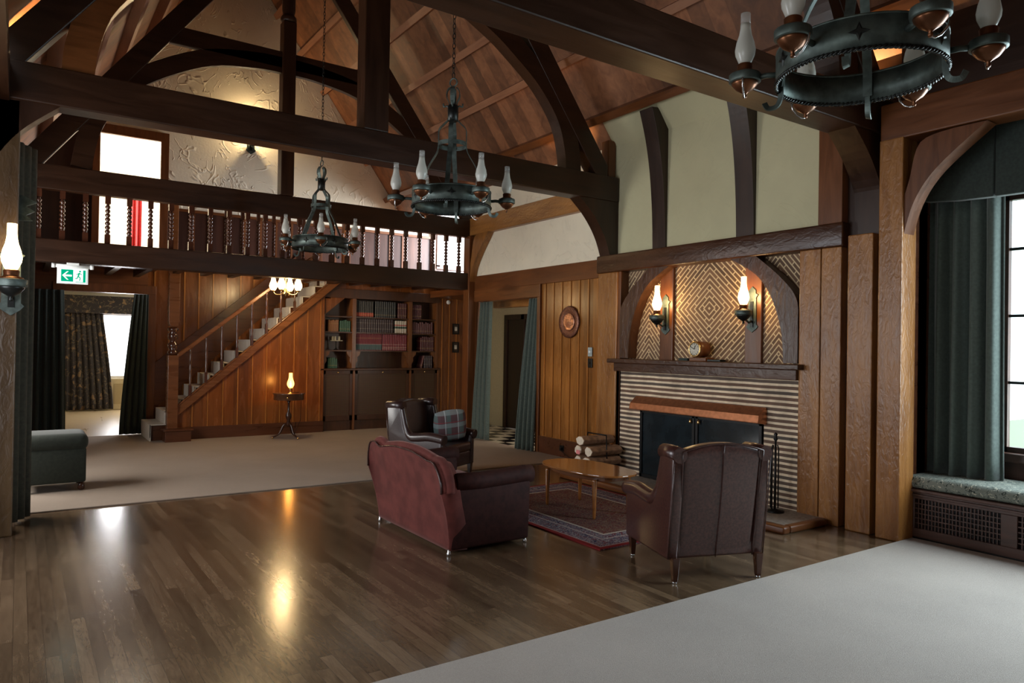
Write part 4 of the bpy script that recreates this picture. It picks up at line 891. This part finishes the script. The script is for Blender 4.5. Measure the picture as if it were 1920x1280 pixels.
def tied(x0, y0, x1, y1, X0, Y0_, X1, Y1_, z0, z1, folds, amp, seed, nu=70, nv=18):
    """cloth between a top line and a wider or shifted bottom line"""
    rnd = random.Random(seed); ph = [rnd.uniform(0, 6) for _ in range(3)]
    d = Vector((x1-x0, y1-y0)).normalized(); n = Vector((-d.y, d.x))
    def fn(u, v):
        w_ = v**1.3; a = Vector((X0+(X1-X0)*u, Y0_+(Y1_-Y0_)*u)); b = Vector((x0+(x1-x0)*u, y0+(y1-y0)*u)); p = a*(1-w_)+b*w_
        p = p+n*amp*(1-.45*v)*(math.sin(u*folds*2*PI+ph[0])+.3*math.sin(u*folds*4.1*PI+ph[1]+v)); return (p.x, p.y, z0+(z1-z0)*v)
    return MB().grid(fn, nu, nv)
curtain('green velvet curtain on the left of the side hall doorway', tied(XW+.05, 10.93, XW+.05, 10.55, XW-.05, 11.0, XW-.05, 10.45, .03, 2.43, 4, .035, 1), green_velvet, (XW, 10.7, .03))
curtain('green velvet curtain on the right of the side hall doorway', tied(XW+.05, 9.42, XW+.05, 9.11, XW-.12, 9.5, XW-.06, 9.08, .02, 2.43, 4, .04, 2), green_velvet, (XW, 9.3, .02))
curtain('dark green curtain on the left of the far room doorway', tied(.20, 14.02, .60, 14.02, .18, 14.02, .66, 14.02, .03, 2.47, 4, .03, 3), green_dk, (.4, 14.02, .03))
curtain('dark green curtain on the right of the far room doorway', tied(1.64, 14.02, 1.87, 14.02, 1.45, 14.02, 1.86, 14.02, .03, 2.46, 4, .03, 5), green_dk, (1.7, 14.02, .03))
curtain('dark floral curtain beside the bright window of the far room', tied(.80, 19.33, 1.60, 19.33, .8, 19.33, 1.86, 19.33, .03, 2.35, 8, .035, 6, nu=110), floral_dk, (1.3, 19.45, .03))
tag(origin(B(.75, 3.2, 19.22, 19.4, 2.27, 2.68).build('pelmet', floral_dk, bevel=.01), (1.9, 19.4, 2.27)), 'dark floral pelmet over the far room window', 'pelmet')
rc = thing('radiator_cabinet', 'cream panelled radiator cabinet below the far room window', 'radiator cover', (2.0, 19.5, 0))
B(1.3, 2.8, 19.42, 19.6, 0, .74).build('body', plain('cream_gloss', (.62, .55, .36), .4, var=.03), rc, True, bevel=.006)
for x in (1.4, 1.88, 2.36): B(x, x+.4, 19.41, 19.425, .14, .62).build('grille', lattice('cream_grille_%d' % int(x*100), 0, (.5, .42, .25), (.3, .25, .14), .02), rc, True)
curtain('olive drape at the left edge, hanging from post to floor', drape(-.03, .10, 7.75, 8.0, .02, 3.4, 2.5, .02, seed=9, nu=40), olive, (.03, 7.9, .02))
pz = thing('pelmet', 'small zigzag-edged grey-green pelmet high on the left edge', 'pelmet', (.05, 7.7, 2.68))
zz = [(-.12, 2.92), (-.12, 2.66)]
for k in range(3): zz += [(.11-.015*(2-k), 2.68+.08*k), (.03, 2.72+.08*k)]
MB().prism(zz, 'y', 7.519, 7.56).build('zigzag_edge', iron, pz, True)
# ================================================================== WINDOW SEAT
ws = thing('window_seat', 'dark wood window seat with grid grilles in its front', 'window seat', (6.9, 1, 0))
m = MB(); m.box(6.60, 6.66, -3.1, 3.34, .36, .43); m.box(6.60, 6.66, -3.1, 3.34, 0.02, .10)
for y in (3.24, 2.44, 1.64, .84, .04, -.76): m.box(6.60, 6.66, y, y+.10 if y > 3 else y+.12, .10, .36)
m.build('front_frame', seat_wood, ws, True, bevel=.004)
B(6.56, 7.3, -3.1, 3.36, .425, .45).build('top_board', seat_wood, ws, True, bevel=.006); B(6.575, 6.6, -3.1, 3.36, .385, .405).build('moulding', seat_wood, ws, True, bevel=.004)
B(6.66, 6.68, -3.1, 3.34, 0, .43).build('backing', black_iron, ws, True)
for y1 in (3.24, 2.44, 1.64, .84):
    y0 = y1-.80+.12; m = MB(); ny = 24; nz = 6
    for k in range(1, ny): y = y0+(y1-y0)*k/ny; m.box(6.615, 6.63, y-.0045, y+.0045, .10, .36)
    for k in range(1, nz): z = .10+.26*k/nz; m.box(6.613, 6.632, y0, y1, z-.0045, z+.0045)
    m.build('grille', seat_wood, ws, True)
o = B(6.57, 7.22, -3.0, 3.33, .452, .56).build('seat_cushion', floral_seat, bevel=.05, seg=4); tag(origin(o, (6.9, .2, .452)), 'long sage patterned cushion lying on the window seat', 'cushion')
# ================================================================== ARMCHAIRS
def armchair(name, label, loc, rz, lm, H=.98, W_=.72):
    r = thing(name, label, 'armchair', loc, rz, 'leather wing armchairs by the fireplace')
    w = W_/2
    for x, y in ((-w+.05, -.36), (w-.05, -.36), (-w+.05, .34), (w-.05, .34)):
        l = MB().hexa([(x-.017, y-.017, .012), (x+.017, y-.017, .012), (x+.017, y+.017, .012), (x-.017, y+.017, .012)], [(x-.028, y-.028, .18), (x+.028, y-.028, .18), (x+.028, y+.028, .18), (x-.028, y+.028, .18)]).build('leg', leg_wood, r, bevel=.003)
        MB().lathe([(.014, 0), (.018, .004), (.018, .014), (.012, .018)], (x, y, 0), 10).build('castor', silver, l)
    B(-w+.03, w-.03, -.34, .36, .165, .34).build('seat_base', lm, r, bevel=.02, seg=3)
    B(-w+.10, w-.10, -.26, .39, .33, .46).build('seat_cushion', lm, r, bevel=.045, seg=4)
    def bk(u, v, y):                                     # back outline with arched top
        x = (u-.5)*2*(w-.085)*(1.0+.06*v); zt = H-.055+.055*(1-(2*u-1)**2); z = .16+(zt-.16)*v
        return (x, y-.10*v-.02*(1-(2*u-1)**2)*math.sin(PI*v), z)
    m = MB(); nu, nv = 12, 12; vs = []; 
    for j in range(nv+1):
        for i in range(nu+1): vs.append(bk(i/nu, j/nv, -.33))
    for j in range(nv+1):
        for i in range(nu+1):
            q = bk(i/nu, j/nv, -.33); vs.append((q[0], q[1]+.15-.03*(j/nv), q[2]))
    n1 = (nu+1)*(nv+1); fs = []
    for j in range(nv):
        for i in range(nu): a = j*(nu+1)+i; fs += [(a, a+1, a+nu+2, a+nu+1), (n1+a, n1+a+nu+1, n1+a+nu+2, n1+a+1)]
    for i in range(nu): a = i; b = nv*(nu+1)+i; fs += [(a, n1+a, n1+a+1, a+1), (b, b+1, n1+b+1, n1+b)]
    for j in range(nv): a = j*(nu+1); b = a+nu; fs += [(a, a+nu+1, n1+a+nu+1, n1+a), (b, n1+b, n1+b+nu+1, b+nu+1)]
    m.tri(vs, fs, True); back = m.build('backrest', lm, r, bevel=.03, seg=3)
    MB().tube([Vector(bk(0, v/10, -.335)) for v in range(11)]+[Vector(bk(u/10, 1, -.335)) for u in range(1, 11)]+[Vector(bk(1, 1-v/10, -.335)) for v in range(1, 11)], .006, 6).build('piping', piping_m, back)
    MB().tube([Vector(bk(.5, v/10, -.336)) for v in range(11)], .004, 5).build('centre_seam', piping_m, back)
    for s_ in (-1, 1):
        top = interp([(.36, .56), (.2, .555), (.02, .545), (-.10, .56), (-.16, .64), (-.19, .78), (-.21, .90)], 4)
        out = [(-.345, .16), (.37, .16), (.375, .5)]+top+[(-.42, .91), (-.40, .6)]
        sp = MB().prism(out, 'x', s_*(w-.085), s_*w, False).build('side_panel', lm, r, bevel=.02, seg=3)
        ap = [(s_*(w-.03), .40, .535), (s_*(w-.03), .2, .56), (s_*(w-.03), .02, .545), (s_*(w-.035), -.08, .55), (s_*(w-.045), -.15, .63), (s_*(w-.045), -.19, .77), (s_*(w-.045), -.22, .89)]
        MB().tube(interp(ap, 4), [.058]*12+[.052-.001*k for k in range(13)], 12).build('arm_roll', lm, sp)
        MB().tube([(s_*(w-.045), -.19, .91), (s_*(w-.045), -.30, .915), (s_*(w-.045), -.43, .91)], .056, 12).build('wing_roll', lm, sp)
        MB().tube([(s_*(w-.002), -.345, .17), (s_*(w-.002), -.40, .6), (s_*(w-.002), -.425, .88)], .005, 5).build('piping', piping_m, sp)
    return r
armchair('wing_armchair', 'dark brown leather wing armchair with its back to the camera, nearest', (4.275, 3.75, 0), math.atan2(-.33, .94), leather, H=.99, W_=.77)
armchair('wing_armchair', 'dark leather wing armchair holding a tartan cushion, beyond the sofa', (4.27, 7.93, 0), math.atan2(-.5, -.87), leather2, H=.97, W_=.80)
o = MB().grid(lambda u, v: (.21*(2*u-1)*(1-.12*(2*v-1)**2), .075*max(0, 1-(2*u-1)**4)**.5*max(0, 1-(2*v-1)**4)**.5, .21*(2*v-1)*(1-.12*(2*u-1)**2)), 18, 18)
o.grid(lambda u, v: (.21*(2*u-1)*(1-.12*(2*v-1)**2), -.075*max(0, 1-(2*u-1)**4)**.5*max(0, 1-(2*v-1)**4)**.5, .21*(2*v-1)*(1-.12*(2*u-1)**2)), 18, 18)
o = o.build('tartan_cushion', tartan_m); tag(o, 'blue-grey tartan cushion leaning in the far armchair', 'cushion'); o.location = (4.44, 7.80, .66); o.rotation_euler = (R(-16), R(7), math.atan2(.30, -.95))
# ================================================================== SOFA
sf = thing('sofa', 'small sofa with mauve velvet back, seen from behind on the wood floor', 'sofa', (3.2, 5.58, 0), R(-90))
w = .68
for x, y in ((-w+.03, -.385), (w-.03, -.385), (-w+.05, .36), (w-.05, .36)):
    MB().lathe([(.012, 0), (.018, .006), (.018, .022), (.012, .03), (.014, .05)], (x, y, 0), 10).build('castor_leg', silver, sf)
B(-w+.02, w-.02, -.37, .37, .04, .32).build('seat_base', velvet_dk, sf, bevel=.02, seg=3)
for x0, x1 in ((-w+.14, -.005), (.005, w-.14)): B(x0, x1, -.22, .40, .30, .44).build('seat_cushion', velvet, sf, bevel=.045, seg=4)
tops = [(-.71, .52), (-.71, .64), (-.67, .74), (-.57, .762), (-.47, .732), (-.41, .737), (-.2, .765), (0, .772), (.2, .765), (.41, .737), (.47, .727), (.56, .722), (.64, .66), (.69, .58), (.70, .50)]
tp = interp(tops, 4)
def sback(u, v, y, grow=0):
    k = u*(len(tp)-1); i = min(int(k), len(tp)-2); f = k-i; X_ = tp[i][0]*(1-f)+tp[i+1][0]*f; Z_ = tp[i][1]*(1-f)+tp[i+1][1]*f
    bx = (2*u-1)*.665; x = bx+(X_-bx)*v**.7; z = .04+(Z_-.04)*v
    return (x, y-.10*v**1.6, z)
m = MB(); nu, nv = 56, 14; vs = []
for j in range(nv+1):
    for i in range(nu+1): vs.append(sback(i/nu, j/nv, -.39))
for j in range(nv+1):
    for i in range(nu+1): q = sback(i/nu, j/nv, -.39); vs.append((q[0]*.985, q[1]+.17, q[2]-.012))
n1 = (nu+1)*(nv+1); fs = []
for j in range(nv):
    for i in range(nu): a = j*(nu+1)+i; fs += [(a, a+1, a+nu+2, a+nu+1), (n1+a, n1+a+nu+1, n1+a+nu+2, n1+a+1)]
for i in range(nu): a = i; b = nv*(nu+1)+i; fs += [(a, n1+a, n1+a+1, a+1), (b, b+1, n1+b+1, n1+b)]
for j in range(nv): a = j*(nu+1); b = a+nu; fs += [(a, a+nu+1, n1+a+nu+1, n1+a), (b, n1+b, n1+b+nu+1, b+nu+1)]
m.tri(vs, fs, True); back = m.build('backrest', velvet, sf)
MB().tube([Vector(sback(u/56, 1, -.31)) for u in range(57)], .04, 10).build('top_roll', velvet, back)
MB().tube([Vector(sback(u/56, 1, -.392)) for u in range(57)], .007, 6).build('piping', piping_m, back)
for s_ in (-1, 1):
    a = MB().prism([(-.38, .04), (.37, .04), (.385, .5), (.37, .56), (-.38, .56)], 'x', s_*(w-.13), s_*(w-.005)).build('arm', velvet_dk, sf, bevel=.02, seg=3)
    MB().tube([(s_*(w-.05), -.34, .565), (s_*(w-.05), -.1, .56), (s_*(w-.05), .15, .57), (s_*(w-.05), .33, .58), (s_*(w-.05), .405, .575)], .075, 14).build('arm_roll', velvet_dk, a)
# ================================================================== COFFEE TABLE AND RUG
o = B(-.85, .85, -1.22, 1.22, 0, .012).build('persian_rug', rug_m, bevel=.003); o.location = (4.78, 5.63, 0); tag(o, 'dark patterned rug with red border under the coffee table', 'rug')
tb = thing('coffee_table', 'oval polished wooden coffee table with slender tapered legs', 'coffee table', (4.79, 5.58, .012))
n = 48
def oval(a, b, z, pw=2.5): return [(a*abs(math.cos(t_))**(2/pw)*(1 if math.cos(t_) > 0 else -1), b*abs(math.sin(t_))**(2/pw)*(1 if math.sin(t_) > 0 else -1)) for t_ in [2*PI*k/n for k in range(n)]]
MB().prism(oval(.32, .585, 0), 'z', .412, .432).build('top', table_wood, tb, bevel=.006, seg=3)
MB().prism(oval(.25, .47, 0), 'z', .36, .412).build('apron', mid['y'], tb, bevel=.004)
for x, y in ((-.22, -.36), (.22, -.36), (-.22, .38), (.22, .38)):
    MB().lathe([(.013, 0), (.016, .02), (.026, .36), (.026, .38)], (x, y, 0), 12).build('leg', table_wood, tb)
# ================================================================== LOG BASKET AND FIRE TOOLS
lb = thing('log_holder', 'black iron log holder beside the hearth', 'log holder', (6.13, 6.95, .055))
m = MB()
for y in (-.2, .2):
    m.tube([(-.24, y, 0), (-.24, y, .10), (.24, y, .10), (.24, y, 0)], .008, 6)
    m.tube([(-.02, y, .10), (-.02, y*.9, .50)], .008, 6)
m.tube([(-.24, -.2, .10), (-.24, .2, .10)], .008, 6); m.tube([(.24, -.2, .10), (.24, .2, .10)], .008, 6); m.tube([(-.02, -.18, .50), (-.02, .18, .50)], .009, 6); m.build('frame', black_iron, lb)
lg = [(-.15, .18), (.03, .175), (-.14, .30), (.03, .305), (.0, .425)]
lbl = ['lower right split log in the iron holder', 'lower left split log in the iron holder', 'middle-row split log nearer the fireplace, in the holder', 'middle-row split log with the pink scrap on it', 'topmost split log in the holder with large pale end']
for (ly, lz), t_ in zip(lg, lbl):
    rnd = random.Random(int(ly*100)); prf = [(.09*math.cos(a)*rnd.uniform(.75, 1.05), .066*math.sin(a)*rnd.uniform(.8, 1.05)) for a in [2*PI*k/7+.3 for k in range(7)]]
    r = thing('split_log', t_, 'log', (6.10+rnd.uniform(-.03, .02), 6.97+ly, lz+.055), R(rnd.uniform(-5, 5)), 'logs in the iron holder')
    MB().prism(prf, 'x', -.24, .25).build('bark', bark, r, bevel=.006); MB().prism([(a*.93, b*.93) for a, b in prf], 'x', -.247, .256).build('cut_end', logend, r)
o = B(-.002, .002, -.035, .035, 0, .05).build('paper_tag', pink_paper); o.location = (5.845, 7.0, .31); tag(o, 'pink paper scrap stuck on the log pile', 'paper')
ft = thing('fire_tool_stand', 'black iron fire tool stand right of the fireplace opening', 'fire tools', (6.22, 4.40, .055))
MB().lathe([(.09, 0), (.09, .015), (.012, .03), (.010, .70), (.022, .72), (.012, .75), (.02, .77), (0, .79)], (0, 0, 0), 14).build('stand', black_iron, ft)
for dx, dy in ((.05, 0), (-.05, 0), (0, .05)): 
    MB().tube([(dx, dy, .03), (dx, dy, .62), (dx*.6, dy*.6, .66)], .006, 6).build('tool', black_iron, ft)
# ================================================================== SIDE TABLE, LAMP, POUFFE
sd_ = thing('side_table', 'small round drum table on a tripod foot against the stair panelling', 'side table', (3.86, 12.4, .014))
MB().lathe([(.0, .66), (.25, .66), (.255, .665), (.255, .755), (.27, .76), (.27, .775), (0, .775)], (0, 0, 0), 36).build('drum_top', wood('side_table_wood', (.05, .018, .008), (.12, .045, .02), 'x', .18, 10, coat=.6), sd_)
MB().lathe([(.012, 0), (.016, .01), (.01, .02)], (-.10, -.25, .70), 8).build('drawer_knob', brass, sd_)
MB().lathe([(.03, .20), (.045, .24), (.028, .3), (.05, .36), (.05, .40), (.02, .46), (.018, .6), (.04, .66)], (0, 0, 0), 14).build('pedestal', leg_wood, sd_)
for k in range(3):
    a = R(-70+120*k); d = (math.cos(a), math.sin(a)); l = MB().tube(interp([(.02*d[0], .02*d[1], .25), (.08*d[0], .08*d[1], .22), (.15*d[0], .15*d[1], .08), (.25*d[0], .25*d[1], .025)], 5), [.024]*5+[.02]*5+[.014]*6, 8).build('leg', leg_wood, sd_)
    MB().lathe([(.012, 0), (.02, .01), (.012, .03)], (.26*d[0], .26*d[1], 0), 8).build('foot_cap', brass, l)
tl = thing('table_lamp', 'small amber-lit oil lamp standing on the drum side table', 'lamp', (3.88, 12.38, .789))
MB().lathe([(.045, 0), (.04, .01), (.015, .02), (.012, .05), (.03, .07), (.025, .10)], (0, 0, 0), 16).build('base', brass, tl)
g = MB().lathe([(r*1.15, z*.95+.09) for r, z in CHIM+CHIMT], (0, 0, 0), 16).build('glass_chimney', chim_amber, tl)
MB().lathe([(0, .10), (.016, .13), (.012, .17), (0, .22)], (0, 0, 0), 8).build('flame', emis('amber_flame', (1, .5, .12), 40), g)
MB().tube([(.02, .03, .01), (.22, .2, 0), (.27, .24, -.1), (.28, .3, -.5), (.22, .42, -.76), (.26, .5, -.55)], .004, 5).build('cord', black_iron, tl)
p = point('table_lamp_glow', (0, 0, .16), 17, (1, .36, .06), .04); p.parent = tl
pf = thing('pouffe', 'low green velvet footstool on the carpet at the left edge', 'footstool', (.33, 9.35, .014))
MB().box(-.30, .30, -.27, .27, .09, .46).build('body', pouffe_m, pf, bevel=.02, seg=3); MB().box(-.32, .32, -.29, .29, .43, .62).build('cushion_top', pouffe_m, pf, bevel=.08, seg=5)
for x in (-.26, .26):
    for y in (-.23, .23): MB().lathe([(.018, 0), (.035, .02), (.035, .05), (.022, .09)], (x, y, 0), 12).build('bun_foot', leg_wood, pf)
